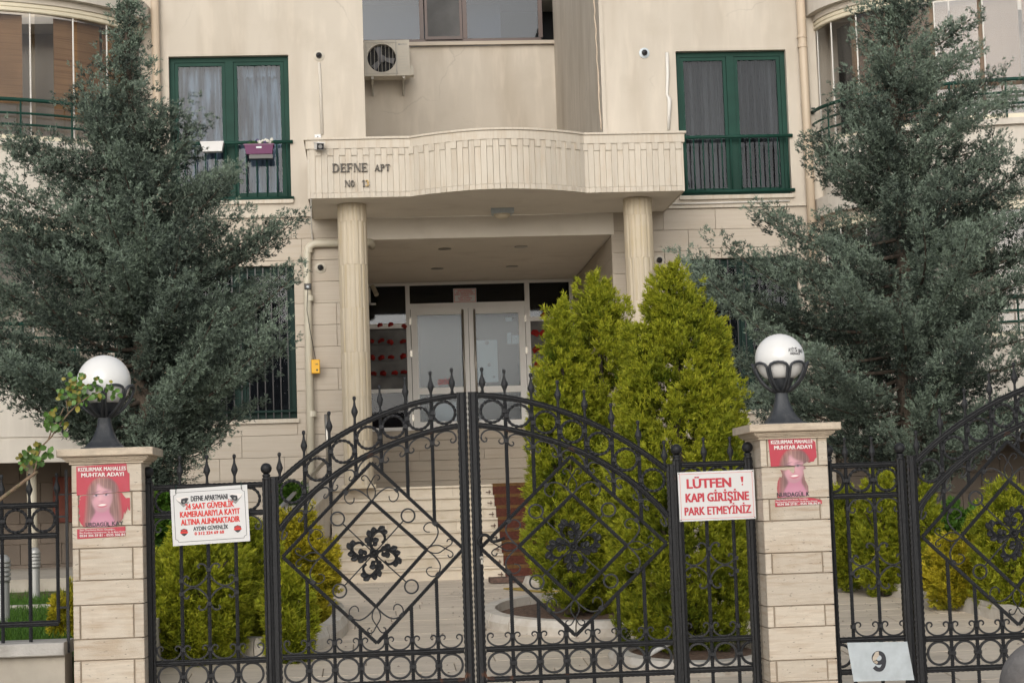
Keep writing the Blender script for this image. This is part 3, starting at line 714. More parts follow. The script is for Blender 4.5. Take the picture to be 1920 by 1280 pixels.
def word(s_, h, x, z, sp=.07, wt=None):
    for ch in s_:
        if ch == ' ': x += .45*h; continue
        q, w_ = serif(ch, h); mb = MB()
        for j, poly in enumerate(q): mb.prism([(a, b) for a, b in poly], -.0008*j, .028)
        mm = mb.mesh('letter', K['brass'] if ch == '3' else K['lettr'])
        ob('letter', mm, can, (x, YC-.036-YF, z)); x += w_ + sp*h*2.2
    return x
lx = PX(624, YC, 320)
word('DEFNE', .118, lx, PZ(323, YC, 650), .075); word('APT', .09, PX(703, YC, 320), PZ(321, YC, 715), .06)
word('NO', .088, PX(647, YC, 345), PZ(350.5, YC, 660), .05); word('13', .088, PX(679, YC, 345), PZ(350, YC, 685), .03)
# ---------------- columns
for X_, zb in ((-.19, 1.94), (3.93, 1.94)):
    root = ob('column', MB().box(-.24,.24,-.24,.24,0,.05).mesh('column', K['col']), bld, (X_, 27.3-YF, zb))
    z = .05; H = cz0-zb; rr = .208; N = 26
    fl = lambda k: 1.0 if k % 2 else .975
    hh = [.62, .63, .62, .63, .62, .62]
    i = 0
    while z < H-.01:
        e = min(H-.002, z+hh[i % 6]); mb = MB().lathe([(rr-.003,0),(rr,.003),(rr,e-z-.003),(rr-.003,e-z)], N*2, flute=lambda k: .962 if k % 4 == 0 else 1.0)
        mb.build('drum', K['col'], root, (0,0,z), rot=(0,0,random.uniform(0,1))); z = e; i += 1
# ---------------- pipes
def pipe(name, pts, r, m, **k):
    return part(MB().tube(pts, r, 10), name, m, smooth=True, **k)
yp = YF-.09
xe = PX(592, YF, 480)-.12; ze = PZ(457, YF, 640)
arc_ = [(xe+.14-.14*math.cos(a), yp, ze-.14+.14*math.sin(a)) for a in [i*PI/12 for i in range(7)]]
pipe('downpipe', [(PX(583, YF, 850), yp, 1.0), (PX(576, YF, 500), yp, ze-.3)]+arc_+[(.02, yp, ze)]+[(.07, yp+.02, ze), (.09, yp+.3, ze-.02)], .058, K['pvc'])
for z_ in (PZ(470,YF,600), PZ(776,YF,600), PZ(560, YF, 600)): part(MB().lathe([(.065,-.04),(.065,.04)], 12, (PX(579, YF, 500), yp, z_)), 'pipe_coupling', K['pvc'])
pipe('downpipe', [(PX(1497, YF, 0), yp, ZT), (PX(1518, YF, 360), yp, 4)], .068, K['pvcb'])
for py in (72, 90, 285, 335):
    x_ = PX(1497+21*py/360., YF, py); part(MB().lathe([(.08,-.02),(.08,.02)], 12, (x_, yp, PZ(py, YF, 1505))), 'pipe_coupling', K['pvcb'])
pipe('downpipe', [(PX(290, YF, 0), yp, ZT), (PX(297, YF, 200), yp, 6), (PX(310, YF, 800), yp, .9)], .062, K['pvcb'])
pipe('conduit', [(PX(577.5, YC, 300), YC+.02, PZ(300, YC, 580)), (PX(583, YC, 374), YC+.02, 5.98), (PX(584, YF-.1, 420), YF-.03, 5.8), (PX(587, YF, 455), YF-.03, ze)], .011, K['cable'])
pipe('conduit', [(PX(598, YF, 118), YF-.012, PZ(118, YF, 598)), (PX(600, YF, 150), YF-.012, PZ(150, YF, 598)), (PX(604, YF, 252), YF-.012, PZ(252, YF, 603))], .022, K['plasterw'])
pipe('conduit', [(PX(1250, YF, 100), YF-.02, PZ(100, YF, 1250)), (PX(1251, YF, 140), YF-.04, PZ(140, YF, 1251)), (PX(1250, YF, 178), YF-.02, PZ(178, YF, 1250)), (PX(1254, YF, 186), YF-.05, PZ(188, YF, 1253)), (PX(1253, YF, 242), YF-.02, PZ(244, YF, 1253))], [.026,.028,.022,.034,.022], K['cable'])
cr = random.Random(9)
pipe('conduit', [(PX(1114+13*i/20+cr.uniform(-1,1), YF-.02, 10+12*i), YF-.02, PZ(-20+13.2*i, YF, 1120)) for i in range(21)], [.008+.006*cr.random() for _ in range(21)], K['pvcb'])
part(W(3.644-.01, 3.66+.03, YF-.03, YF, ZS+.8, ZT), 'expansion_joint', K['plaster'])
pipe('conduit', [(PX(1256, YF, 380), YF-.03, PZ(383, YF, 1256)), (PX(1330, YF, 380), YF-.03, PZ(381.5, YF, 1330)), (PX(1480, YF, 380), YF-.03, PZ(377, YF, 1480))], .011, K['cable'])

# ---------------- glazed bays
def bay(cx, a_, b_, side, blindm, zc=0, posts=()):
    """half of an elliptical bay: starts at the facade beside the plaster wall and bulges forward"""
    th = [PI/2*i/14 for i in range(15)]
    full = [i*PI/28 for i in range(29)]
    def ell(off, t): return (cx+side*-1*(a_+off)*math.cos(t)*-1*-1 if False else cx+side*(a_+off)*math.cos(t), YF-(b_+off)*math.sin(t))
    def band(o0, o1, z0, z1, m, name, par=None, smooth=False, t0=0, t1=PI, n=40, **k):
        mb = MB()
        for i in range(n+1):
            t = t0+(t1-t0)*i/n; p, q = ell(o0, t), ell(o1, t); mb.v += [(*p, z0), (*q, z0), (*q, z1), (*p, z1)]
        for i in range(n):
            A = i*4; C = A+4; mb.f += [(A, C, C+1, A+1), (A+1, C+1, C+2, A+2), (A+2, C+2, C+3, A+3), (A+3, C+3, C, A)]
        mb.f += [(0,1,2,3), tuple(n*4+j for j in (3,2,1,0))]
        return part(mb, name, m, par, smooth, **k)
    def floor(z):
        band(-.5, .16, z+2.02, z+2.30, K['plasterw'], 'slab_edge')           # slab above the glazing
        band(-.5, .06, z+1.93, z+2.02, K['plaster'], 'slab_edge')
        hb = band(-.02, .035, z+1.80, z+1.93, K['cream'], 'shutter_box')
        for j in range(2): band(.035, .05, z+1.81+.06*j, z+1.855+.06*j, K['cream'], 'shutter_slat', hb)
        band(-.02, .05, z-.02, z+.05, K['cream'], 'track')
        band(-.1, .10, z-.11, z-.02, K['plasterw'], 'ledge')
        pb = band(-.1, .02, z-1.02, z-.11, K['plasterw'], 'parapet')
        band(-.1, -.03, z-1.06, z-1.02, K['plaster'], 'ledge'); band(-.1, .04, z-1.20, z-1.06, K['plasterw'], 'ledge')
        # glass panels
        n = 13
        for i in range(n):
            t0, t1 = PI*i/n+.012, PI*(i+1)/n-.012; p, q = ell(0, t0), ell(0, t1)
            d = Vector((q[0]-p[0], q[1]-p[1], 0)); nrm = Vector((d.y, -d.x, 0)).normalized()*.006
            if nrm.y > 0: nrm = -nrm
            mb = MB(); V = []
            for (s1, s2) in ((0,0),(1,0),(1,1),(0,1)):
                base = Vector((p[0], p[1], 0)) if s1 == 0 else Vector((q[0], q[1], 0)); V.append(base+(nrm if s2 else Vector((0,0,0))))
            mb.slab([(v.x, v.y) for v in V], z+.05, z+1.80); part(mb, 'glass_panel', K['glassb'])
            part(MB().tube([(p[0], p[1]-.008, z+.05), (p[0], p[1]-.008, z+1.80)], .012, 6), 'panel_edge', K['cable'])
        # railing
        for zz, r_ in ((z+.53, .028), (z+.34, .017), (z+.18, .017)):
            pts = [(*ell(.13, PI*i/40), zz) for i in range(41)]; part(MB().tube(pts, r_, 8), 'rail', K['green'], smooth=True)
        for i in range(1, 12):
            x_, y_ = ell(.13, PI*i/12); part(MB().tube([(x_, y_, z-.02), (x_, y_, z+.53)], .014, 6), 'rail_post', K['green'])
    floor(6.94); floor(6.94-3.13)
    return ell, band
ea, ba = bay(-6.30, 3.0, 2.05, 1, None)
eb, bb = bay(10.0, 3.0, 2.05, -1, None)
# blinds and curtains behind the glazing
br_ = random.Random(2)
for (bandf, mtr, spans, zbs) in ((ba, 'bamboo', ((.10,.46,.5),(.49,.82,.30),(1.0,1.30,.48),(1.36,1.8,.5)), None), (bb, 'bamboot', ((.38,.60,.0),(.61,.79,.0),(.80,1.04,.0),(1.05,1.4,.35),(1.42,1.9,.2)), None)):
    for (t0, t1, dz_) in spans:
        bandf(-.15, -.14, 6.99+dz_, 8.74, K[mtr] if not (mtr == 'bamboo' and dz_ == 0) else K['bamboot'], 'blind', t0=t0, t1=t1, n=4)
bb(-.3, -.29, 6.99, 8.74, K['net'], 'curtain', t0=.05, t1=.4, n=6)
for cx_ in (-6.3, 10.0):
    part(W(cx_-3.1, cx_+3.1, YF+.6, YF+.7, .95, ZT), 'room_wall', K['room'])
    part(W(cx_-2.8, cx_+2.8, YF-.3, YF+.6, 8.95, 9.05), 'ceiling', K['plasterw'])
    part(W(cx_-2.3, cx_+2.3, YF-1.0, YF+.6, 6.6, 6.75), 'floor_slab', K['plasterw'])
# porch soffits below the lower bays and porch brick walls
for bandf, cx_ in ((ba, -6.3), (bb, 10.0)):
    bandf(-.2, .0, 2.62, 2.79, K['plasterw'], 'beam'); bandf(-.2, .06, 2.44, 2.62, K['plasterw'], 'beam')
    part(W(cx_-2.75, cx_+2.75, YF-.6, YF+.3, 2.7, 2.8), 'porch_ceiling', K['plasterw'])
    pw_ = part(W(cx_-4.0, cx_+4.0, YF+.33, YF+.4, .69, 2.8), 'porch_wall', K['joint'])
    x0 = cx_-1.6 if cx_ < 0 else cx_-3.4
    bmsh = MB().cbox(-.297,.297,0,.03,-.147,.147,.005).mesh('wall_block', K['porchw'])
    for r_ in range(7):
        for i in range(9): ob('wall_block', bmsh, pw_, (x0-.3+i*.6+(.3 if r_ % 2 else 0), .30, .85+.30*r_))
part(W(-3.30, XL0-.002, YF+.002, YF+.3, 2.79, ZT), 'pier', K['plaster'])
part(MB().tube([(PX(62, 27.5, 950), 27.5, .95), (PX(58, 27.5, 880), 27.5, 2.75)], .07, 10), 'porch_post', K['pvc'], smooth=True)
part(W(-9.5, -3.26, YF+.32, YF+.5, 2.8, ZT), 'inner_wall', K['plaster']); part(W(XR1, 13, YF+.32, YF+.5, 2.8, ZT), 'inner_wall', K['plaster'])
part(W(-9.5, -.0, YF+.01, 37, ZT, ZT+.3), 'roof', K['plasterw']); part(W(3.68, 13.2, YF+.01, 37, ZT, ZT+.3), 'roof', K['plasterw']); part(W(.0, 3.68, 35.5, 37, ZT, ZT+.3), 'roof', K['plasterw'])

# ================================================================== STAIRS
st = thing('entrance_steps', 'cream marble steps with nosings rising to the entrance landing', 'steps', (1.6, 25.2, .69))
NS = 8; rh = (1.94-.69)/NS; td = .30; y0s = 27.6-td*(NS)
xs0, xs1 = -.57, 4.2
for i in range(NS):
    ya = y0s+td*i+td*0; z0 = .69+rh*i; z1 = z0+rh
    cuts = [xs0]; rr_ = random.Random(i)
    while cuts[-1] < xs1-.9: cuts.append(cuts[-1]+rr_.choice((.75, .95, 1.15)))
    cuts.append(xs1)
    for a, b in zip(cuts[:-1], cuts[1:]):
        MB().box(a-1.6+.0015, b-1.6-.0015, ya-25.2, ya+.02-25.2, z0-.69, z1-.69-.032).build('riser', K['step'], st)
        MB().cbox(a-1.6+.001, b-1.6-.001, ya-.03-25.2, ya+td+.0-25.2, z1-.69-.032+.001, z1-.69, .004).build('tread', K['step'], st)
    MB().box(xs0-1.6, xs1-1.6, ya+.021-25.2, 27.6-25.2, z0-.69-.01, z1-.69-.034).build('step_core', K['joint'], st)
cp = thing('stair_carpet', 'rust red carpet runner with worn ochre nosings on the right of the steps', 'carpet', (2.4, 25.2, .69))
c0 = PX(921, 27.6, 917)-2.4; c1 = c0+1.35
for i in range(NS):
    ya = y0s+td*i-25.2; z0 = rh*i; z1 = z0+rh
    MB().box(c0, c1, ya-.042, ya-.031, z0+.012, z1-.03).build('riser_strip', K['carpet'], cp)
    MB().box(c0, c1, ya-.046, ya+td-.044, z1+.001, z1+.012).build('tread_strip', K['carpetn'], cp)
    MB().box(c0, c1, ya-.047, ya-.040, z1-.032, z1+.001).build('nosing', K['carpetn'], cp)
    MB().tube([(c0-.10, ya-.055, z0+.05), (c0-.03, ya-.055, z0+.05)], .008, 6).tube([(c0-.05, ya-.055, z0+.02), (c0-.05, ya-.055, z0+.08)], .006, 6).build('stair_rod_end', K['rust'], cp)
gx, gy = G(985, 1092)
tag(MB().box(gx-.42, gx+1.2, gy, gy+.45, .70, .76).build('door_grate', K['rust']), 'rusty brown slatted grate at the foot of the carpeted steps', 'grate')
mx_, my_ = G(1030, 1107)
tag(MB().slab([(mx_-.45, my_+.75), (mx_-.1, my_-.55), (mx_+1.2, my_-.55), (mx_+1.2, my_+.75)], .695, .71).build('ochre_mat', K['ochre']), 'ochre mat lying on the paving below the steps', 'mat')
# stringer wall with vertical cladding, flaring out to the left
pts = [(-.59, 27.55), (-.60, 26.6), (-.66, 25.8), (-.78, 25.2), (-.98, 24.7), (-1.25, 24.3), (-1.6, 24.0), (-2.0, 23.8)]
ztop = [2.10, 1.98, 1.86, 1.72, 1.56, 1.40, 1.24, 1.08]
sw = thing('stringer_wall', 'travertine stair side wall with vertical cladding that curves out to the left of the steps', 'wall', (-.9, 25.2, .69))
def itp(s):
    n = len(pts)-1; i = min(int(s*n), n-1); u = s*n-i
    return [pts[i][k]+(pts[i+1][k]-pts[i][k])*u for k in (0,1)]+[ztop[i]+(ztop[i+1]-ztop[i])*u]
n = 44
core = MB(); copi = MB()
for i in range(n+1):
    x, y, z = itp(i/n); x -= .9*-1; y -= 25.2; z -= .69
    core.v += [(x, y, 0), (x-.26, y+.14, 0), (x-.26, y+.14, z-.04), (x, y, z-.04)]
    copi.v += [(x+.05, y-.05, z-.045), (x-.32, y+.18, z-.045), (x-.32, y+.18, z), (x+.05, y-.05, z)]
for mb in (core, copi):
    for i in range(n):
        A = i*4; C = A+4; mb.f += [(A, C, C+1, A+1), (A+1, C+1, C+2, A+2), (A+2, C+2, C+3, A+3), (A+3, C+3, C, A)]
    mb.f += [(0,1,2,3), tuple(n*4+j for j in (3,2,1,0))]
core.build('core', K['travv'], sw); copi.build('coping', K['travv'], sw)
for i in range(n):
    a, b = itp((i+.04)/n), itp((i+.96)/n); ax, ay = a[0]+.9, a[1]-25.2; bx_, by_ = b[0]+.9, b[1]-25.2
    d = Vector((bx_-ax, by_-ay)); nr = Vector((-d.y, d.x)).normalized()*.02
    if nr.x < 0 and abs(nr.x) > abs(nr.y): nr = -nr
    if nr.y > 0 and abs(nr.y) >= abs(nr.x): nr = -nr
    MB().slab([(ax, ay), (bx_, by_), (bx_+nr.x, by_+nr.y), (ax+nr.x, ay+nr.y)], 0, min(a[2], b[2])-.69-.05).build('cladding_strip', K['travv'], sw)
hr = thing('handrail', 'brushed steel handrail with glass beside the left of the steps', 'handrail', (-1.3, 26, .69))
def hl(x, y, z): return (x+1.3, y-26, z-.69)
ra, rb = (PX(616, 27.4, 858), 27.4, PZ(858, 27.4, 616)), (PX(522, 24.6, 955), 24.6, PZ(955, 24.6, 522))
MB().tube([hl(*ra), hl(*rb)], .028, 10).build('rail', K['steel'], hr, smooth=True)
MB().tube([hl(ra[0]-.02, ra[1], ra[2]+.62), hl(ra[0]+.0, ra[1], ra[2]-.15)], .028, 10).build('post', K['steel'], hr, smooth=True)
for u in (.45, .85):
    p_ = [ra[k]+(rb[k]-ra[k])*u for k in range(3)]; MB().tube([hl(*p_), hl(p_[0], p_[1], p_[2]-.35)], .022, 8).build('post', K['steel'], hr, smooth=True)

# ================================================================== THINGS ON THE BUILDING
def dome(px, py, label, metal=True, Y=YF):
    x, z = P(px, py, Y); t = thing('dome_camera', label, 'security camera', (x, Y, z), group='round wall cameras')
    MB().lathe([(.082,0),(.08,.014),(.055,.02)], 24, (0,0,0), 'y').build('mounting_plate', K['acb'] if metal else K['metalp'], t, smooth=False)
    MB().lathe([(.045,.018),(.044,.05),(.036,.066),(.02,.075),(.001,.078)], 18, (0,0,0), 'y').build('housing', K['blackp'], t, smooth=True)
    MB().lathe([(.018,.072),(.016,.086),(.001,.088)], 12, (0,0,0), 'y').build('lens', K['lens'], t, smooth=True)
dome(598, 105, 'round camera on the cream wall right of the left upper green window')
dome(1208, 100, 'round camera on the cream wall left of the curtained upper green window', False)
dome(601, 502, 'round camera on the travertine wall between the white downpipe and the left column')
dome(1236, 488, 'round camera on the travertine wall just right of the right column, behind the thuja tip')
x, z = P(597, 273, YC-.1); t = thing('bullet_camera', 'white box-shaped security camera on the left corner of the canopy', 'security camera', (x, YC-.07, z))
cb = MB().box(-.055,.055,-.16,.10,-.045,.055); cb.box(-.062,.062,-.18,.10,.055,.066)
MB().box(-.05,.05,-.115,.10,-.05,.04).build('housing', K['signw'], t, rot=(.22,0,.25)); MB().box(-.058,.058,-.14,.10,.04,.052).build('sun_shield', K['signw'], t, rot=(.22,0,.25))
MB().box(-.048,.048,-.119,-.113,-.046,.036).build('front_plate', K['blackp'], t, rot=(.22,0,.25)); MB().lathe([(.03,.12),(.028,.124),(.001,.125)], 14, (0,0,-.005), 'y').build('lens', K['greyp'], t, rot=(.22,0,.25))
MB().tube([(0,.05,.05),(.0,.09,.12)], .012, 6).build('bracket', K['signw'], t)
x, z = P(596, 257, YC); t = thing('junction_box', 'small white junction box on the wall above the canopy corner camera', 'junction box', (x, YF-.04, z+.12*0+ (PZ(257,YF,596)-z)))
t.location.x = PX(596, YF, 257)
MB().cbox(-.05,.05,0,.04,-.032,.032).build('box', K['signw'], t); MB().lathe([(.010,0),(.008,.004)], 8, (0,0,-.005), 'y').build('cable_gland', K['blackp'], t)
x, z = P(700, 548, 33.6); t = thing('bullet_camera', 'cream camera on an angle bracket left above the entrance door', 'security camera', (x, 33.6, z))
MB().box(-.09,-.05,-.02,.05,-.22,.08).box(-.09,.04,-.02,.05,-.22,-.19).build('bracket', K['white'], t)
MB().lathe([(.04,-.1),(.042,.12),(.03,.13)], 12, (0,0,0), 'y').build('housing', K['pvc'], t, rot=(.9,0,.5), loc=(.02,0,.04))
# air conditioner
Ya = 34.9; xa0, za0 = P(684, 148, Ya); xa1, za1 = P(769, 73, Ya)
ac = thing('air_conditioner', 'boxy cream outdoor air conditioner unit on brackets below the brown window', 'air conditioner', (xa0, Ya, za0+.05)); Wc = xa1-xa0-.02; Hc = za1-za0-.07
fx, fz, fr_ = Wc*.385, Hc*.50, .265
cab = MB(); N_ = 28
cir = [(fx+fr_*math.cos(2*PI*i/N_), fz+fr_*math.sin(2*PI*i/N_)) for i in range(N_)]
sq = []
for i in range(N_):
    a = 2*PI*i/N_; c_, s_ = math.cos(a), math.sin(a); k_ = min((fx/abs(c_) if c_ < 0 else (Wc*.72-fx)/max(c_,1e-6)) if abs(c_) > 1e-6 else 9, (fz if s_ < 0 else Hc-fz)/max(abs(s_),1e-6))
    sq.append((fx+k_*c_, fz+k_*s_))
# snap the four corners so that the front stays rectangular
for cxn, czn in ((0,0),(Wc*.72,0),(Wc*.72,Hc),(0,Hc)):
    j = min(range(N_), key=lambda i: (sq[i][0]-cxn)**2+(sq[i][1]-czn)**2); sq[j] = (cxn, czn)
cab.v += [(a,0,b) for a,b in cir]+[(a,0,b) for a,b in sq]+[(a,.12,b) for a,b in cir]
for i in range(N_):
    j = (i+1) % N_; cab.f.append((i, j, N_+j, N_+i)[::-1]); cab.f.append((i, j, 2*N_+j, 2*N_+i))
cab.add([(Wc*.72,0,0),(Wc,0,0),(Wc,0,Hc),(Wc*.72,0,Hc)], [(0,1,2,3)])
cab.add([(0,0,0),(Wc,0,0),(Wc,.34,0),(0,.34,0),(0,0,Hc),(Wc,0,Hc),(Wc,.34,Hc),(0,.34,Hc)], [(0,3,2,1),(4,5,6,7),(1,2,6,5),(2,3,7,6),(3,0,4,7)])
cab.build('casing', K['acb'], ac)
MB().box(.02, Wc*.72, .115, .12, .02, Hc-.02).build('fan_well', K['dark'], ac)
q = MB()
for i in range(9): 
    xx = fx-.27+.068*i; q.box(xx-.0025, xx+.0025, -.012, -.008, fz-.29, fz+.29)
q.box(fx-.285, fx+.285, -.013, -.006, fz+.285, fz+.297).box(fx-.285, fx+.285, -.013, -.006, fz-.297, fz-.285).box(fx-.29, fx-.28, -.013, -.006, fz-.297, fz+.297).box(fx+.28, fx+.29, -.013, -.006, fz-.297, fz+.297)
q.build('grille', K['acd'], ac)
MB().lathe([(.075,0),(.07,.03),(.02,.04)], 16, (fx, .08, fz), 'y').build('fan_hub', K['fan'], ac)
for k_ in range(3):
    a = PI/2+.35+k_*2.09; q = MB(); q.prism([(0,-.02),(.22,-.06),(.24,.05),(0,.03)], 0, .006); q.build('fan_blade', K['fan'], ac, (fx, .07, fz), rot=(0,-a,0))
q = MB()
for i in range(6): q.box(Wc*.75, Wc*.96, -.003, 0, Hc*.12+i*.055, Hc*.12+i*.055+.006)
q.build('vent_slots', K['acd'], ac)
MB().box(Wc*.70-.004, Wc*.70+.004, -.003, 0, 0, Hc).build('seam', K['greyp'], ac)
text('BOSCH', .026, Wc*.875, Hc*.86, K['greyp'], ac, bold=.02, width=.12)
MB().lathe([(.018,0),(.017,.002)], 14, (Wc*.775, 0, Hc*.86+.012), 'y').build('emblem', K['greyp'], ac)
MB().box(Wc-.0, Wc+.07, .1, .3, .03, .2).build('valve_cover', K['acb'], ac)
for xx in (Wc*.17, Wc*.86): MB().box(xx-.02, xx+.02, .02, .58, -.05, -.005).box(xx-.02, xx+.02, .54, .585, -.25, -.05).add([(xx-.01,.02,-.05),(xx+.01,.02,-.05),(xx+.01,.54,-.25),(xx-.01,.54,-.25),(xx-.01,.06,-.05),(xx+.01,.06,-.05),(xx+.01,.54,-.2),(xx-.01,.54,-.2)], [(0,3,2,1),(4,5,6,7),(0,1,5,4),(1,2,6,5),(2,3,7,6),(3,0,4,7)]).build('bracket', K['acd'], ac)
# canopy lamp
d = RM @ np.array([941-CX, 392-CY, F]); t_ = (cz0-EYE)/d[2]; yl = d[1]*t_; t = thing('canopy_lamp', 'flush bulkhead lamp with grey rim and frosted bowl under the canopy', 'ceiling lamp', (d[0]*t_, yl, cz0))
MB().slab([(-.17,-.12),(.17,-.12),(.14,.16),(-.14,.16)], -.075, 0).build('housing', K['metalp'], t)
MB().lathe([(.125,-.075),(.118,-.10),(.085,-.128),(.04,-.142),(.001,-.145)], 20).build('bowl', K['globelow'], t, smooth=True)
# yellow box and its cable
x, z = P(592, 687, YF-.15); t = thing('yellow_box', 'small yellow box hanging on the white downpipe left of the column', 'box', (x, YF-.17, z))
MB().cbox(-.062,.062,-.04,.02,-.105,.10,.008).build('box', K['yellow'], t)
MB().lathe([(.016,.041),(.014,.045)], 10, (.02,0,-.055), 'y').build('button', K['green'], t); text('140', .022, .015, .02, K['ink'], t, y=-.04, bold=.03)
x2, z2 = P(577, 537, YF-.15)
MB().tube([(x2-x+.0, 0, z2-z), (x2-x-.02, -.01, (z2-z)*.7), (x2-x+.03, -.01, (z2-z)*.4), (.0, -.01, .11)], .005, 5).build('cable', K['blackp'], t)
t = thing('pipe_sensor', 'small black sensor strapped round the white downpipe', 'sensor', (x2, YF-.13, z2)); MB().cbox(-.05,.05,-.03,.04,-.045,.045,.01).build('body', K['blackp'], t); MB().lathe([(.02,.032),(.018,.045)], 10, (0,0,-.005), 'y').build('eye', K['metalp'], t)
# flower box
x, z = P(486, 281, YF-.15); fb = thing('flower_box', 'purple plastic flower box with white and violet pansies on the left upper window railing', 'flower box', (x, YF-.14, z))
q = MB().add([(-.19,-.08,-.075),(.19,-.08,-.075),(.19,.08,-.075),(-.19,.08,-.075),(-.215,-.1,.07),(.215,-.1,.07),(.215,.1,.07),(-.215,.1,.07)], [(0,3,2,1),(4,5,6,7),(0,1,5,4),(1,2,6,5),(2,3,7,6),(3,0,4,7)])
q.build('trough', K['purple'], fb); MB().box(-.225,.225,-.108,.108,.055,.075).build('rim', K['purple'], fb)
MB().box(-.15,.2,-.06,.06,-.14,-.075).build('saucer', K['blackp'], fb); MB().box(-.04,.04,-.096,-.091,.01,.035).build('sticker', K['paper'], fb)
rf = random.Random(8); lfm = MB().add([(0,0,0),(.015,.004,.02),(0,0,.045),(-.015,.004,.02)], [(0,1,2,3)]).mesh('leaf', K['leafd'])
for i in range(60): ob('leaf', lfm, fb, (rf.uniform(-.2,.2), rf.uniform(-.08,.08), .07+rf.uniform(0,.03)), (rf.uniform(-.8,.8), rf.uniform(-.8,.8), rf.uniform(0,6)))
fmw = MB(); 
for k_ in range(5): a = k_*1.257; fmw.add([(0,-.004,0),(.02*math.cos(a-.5),0,.02*math.sin(a-.5)),(.028*math.cos(a),-.003,.028*math.sin(a)),(.02*math.cos(a+.5),0,.02*math.sin(a+.5))], [(0,1,2,3)])
fw_ = fmw.mesh('flower', K['petal']); fp_ = fmw.mesh('flower', K['petalp'])
for i, u in enumerate((-.02,.02,.06,.10,.13,.16,.19,.0,.09)): ob('flower', fw_ if i not in (0,8) else fp_, fb, (u, rf.uniform(-.09,-.02), .10+rf.uniform(0,.05)), (rf.uniform(-.3,.3), rf.uniform(0,6), 0))
x, z = P(398, 276, YF-.15); t = thing('white_trough', 'white planter on the left upper railing half hidden by the cypress', 'planter', (x, YF-.12, z)); MB().add([(-.14,-.07,-.07),(.14,-.07,-.07),(.14,.07,-.07),(-.14,.07,-.07),(-.17,-.09,.07),(.17,-.09,.07),(.17,.09,.07),(-.17,.09,.07)], [(0,3,2,1),(4,5,6,7),(0,1,5,4),(1,2,6,5),(2,3,7,6),(3,0,4,7)]).build('trough', K['signw'], t); MB().box(-.175,.175,-.095,.095,.06,.075).build('rim', K['signw'], t)

# ================================================================== WROUGHT IRON
RAILP = [(-.017,-.010),(-.017,.008),(.017,.008),(.017,-.010),(.0125,-.013),(.008,-.010),(.0055,-.010),(.0055,-.013),(0,-.015),(-.0055,-.013),(-.0055,-.010),(-.008,-.010),(-.0125,-.013)]
BAR = SQ(.0084); TW = 2*PI/.052
def coll_mesh(w_=.013, h_=.012):
    mb = MB()
    for i in (-1, 0, 1): mb.box(-w_, w_, -.016, .016, i*h_*.66-h_*.27, i*h_*.66+h_*.27)
    mb.box(-w_+.002, w_-.002, -.013, .013, -h_, h_); return mb.mesh('collar', K['iron'])
COLL = coll_mesh(); COLLW = coll_mesh(.021, .010)
RING_R = .066
RING = MB().sweep([(RING_R*math.cos(2*PI*i/60), RING_R*math.sin(2*PI*i/60)) for i in range(60)], SQ(.0068), twist=2*PI*8/(2*PI*RING_R)*2, closed=True, step=.0052).mesh('ring', K['iron'])
RINGP = MB().sweep([(RING_R*math.cos(2*PI*i/60), RING_R*math.sin(2*PI*i/60)) for i in range(60)], [(-.007,-.006),(.007,-.006),(.007,.006),(-.007,.006)], closed=True, step=.008).mesh('ring', K['iron'])
SPEAR = MB().lathe([(.0085,-.01),(.0085,.0),(.0075,.035),(.010,.045),(.019,.066),(.0205,.076),(.017,.088),(.0085,.112),(.0055,.135),(.0065,.138),(.0062,.141),(.0098,.147),(.0112,.155),(.0098,.163),(.004,.1675),(.001,.168)], 10)
for i, v in enumerate(SPEAR.v): SPEAR.v[i] = (v[0], v[1]*.62, v[2])
SPEAR = SPEAR.mesh('spear', K['iron'], True)
BALL = MB().lathe([(.026,0),(.026,.008),(.019,.014),(.024,.022),(.024,.03),(.014,.036)]+[(.034*math.sin(a), .066-.034*math.cos(a)) for a in [.45+i*(PI-.46)/9 for i in range(10)]], 18).mesh('ball_finial', K['iron'], True)
_bars = {}
def bar(parent, x, z0, z1, spear=False, y=0, twist=True):
    L = round(z1-z0, 2); key = (L, twist)
    if key not in _bars: _bars[key] = MB().sweep([(0,0),(0,max(L,.03))], BAR, twist=TW if twist else 0, step=.0052 if twist else .5).mesh('bar', K['iron'])
    o = ob('bar', _bars[key], parent, (x, y, z0))
    if spear: ob('spear', SPEAR, o, (0, 0, z1-z0-.004))
    return o
def smooth(pts, n=6):
    out = []
    for i in range(len(pts)-1):
        p0 = pts[max(i-1,0)]; p1 = pts[i]; p2 = pts[i+1]; p3 = pts[min(i+2,len(pts)-1)]
        for j in range(n):
            t = j/n; out.append(tuple(.5*((2*p1[k])+(-p0[k]+p2[k])*t+(2*p0[k]-5*p1[k]+4*p2[k]-p3[k])*t*t+(-p0[k]+3*p1[k]-3*p2[k]+p3[k])*t**3) for k in (0,1)))
    out.append(pts[-1]); return out
def curl(cx, cz, r, a0, turn, n=18, shrink=.45):
    return [(cx+r*(1-(1-shrink)*i/n)*math.cos(a0+turn*i/n), cz+r*(1-(1-shrink)*i/n)*math.sin(a0+turn*i/n)) for i in range(n+1)]
SCR = [(-.0052,-.0055),(.0052,-.0055),(.0052,.0055),(-.0052,.0055)]
THIN = RD(.0038, 6)
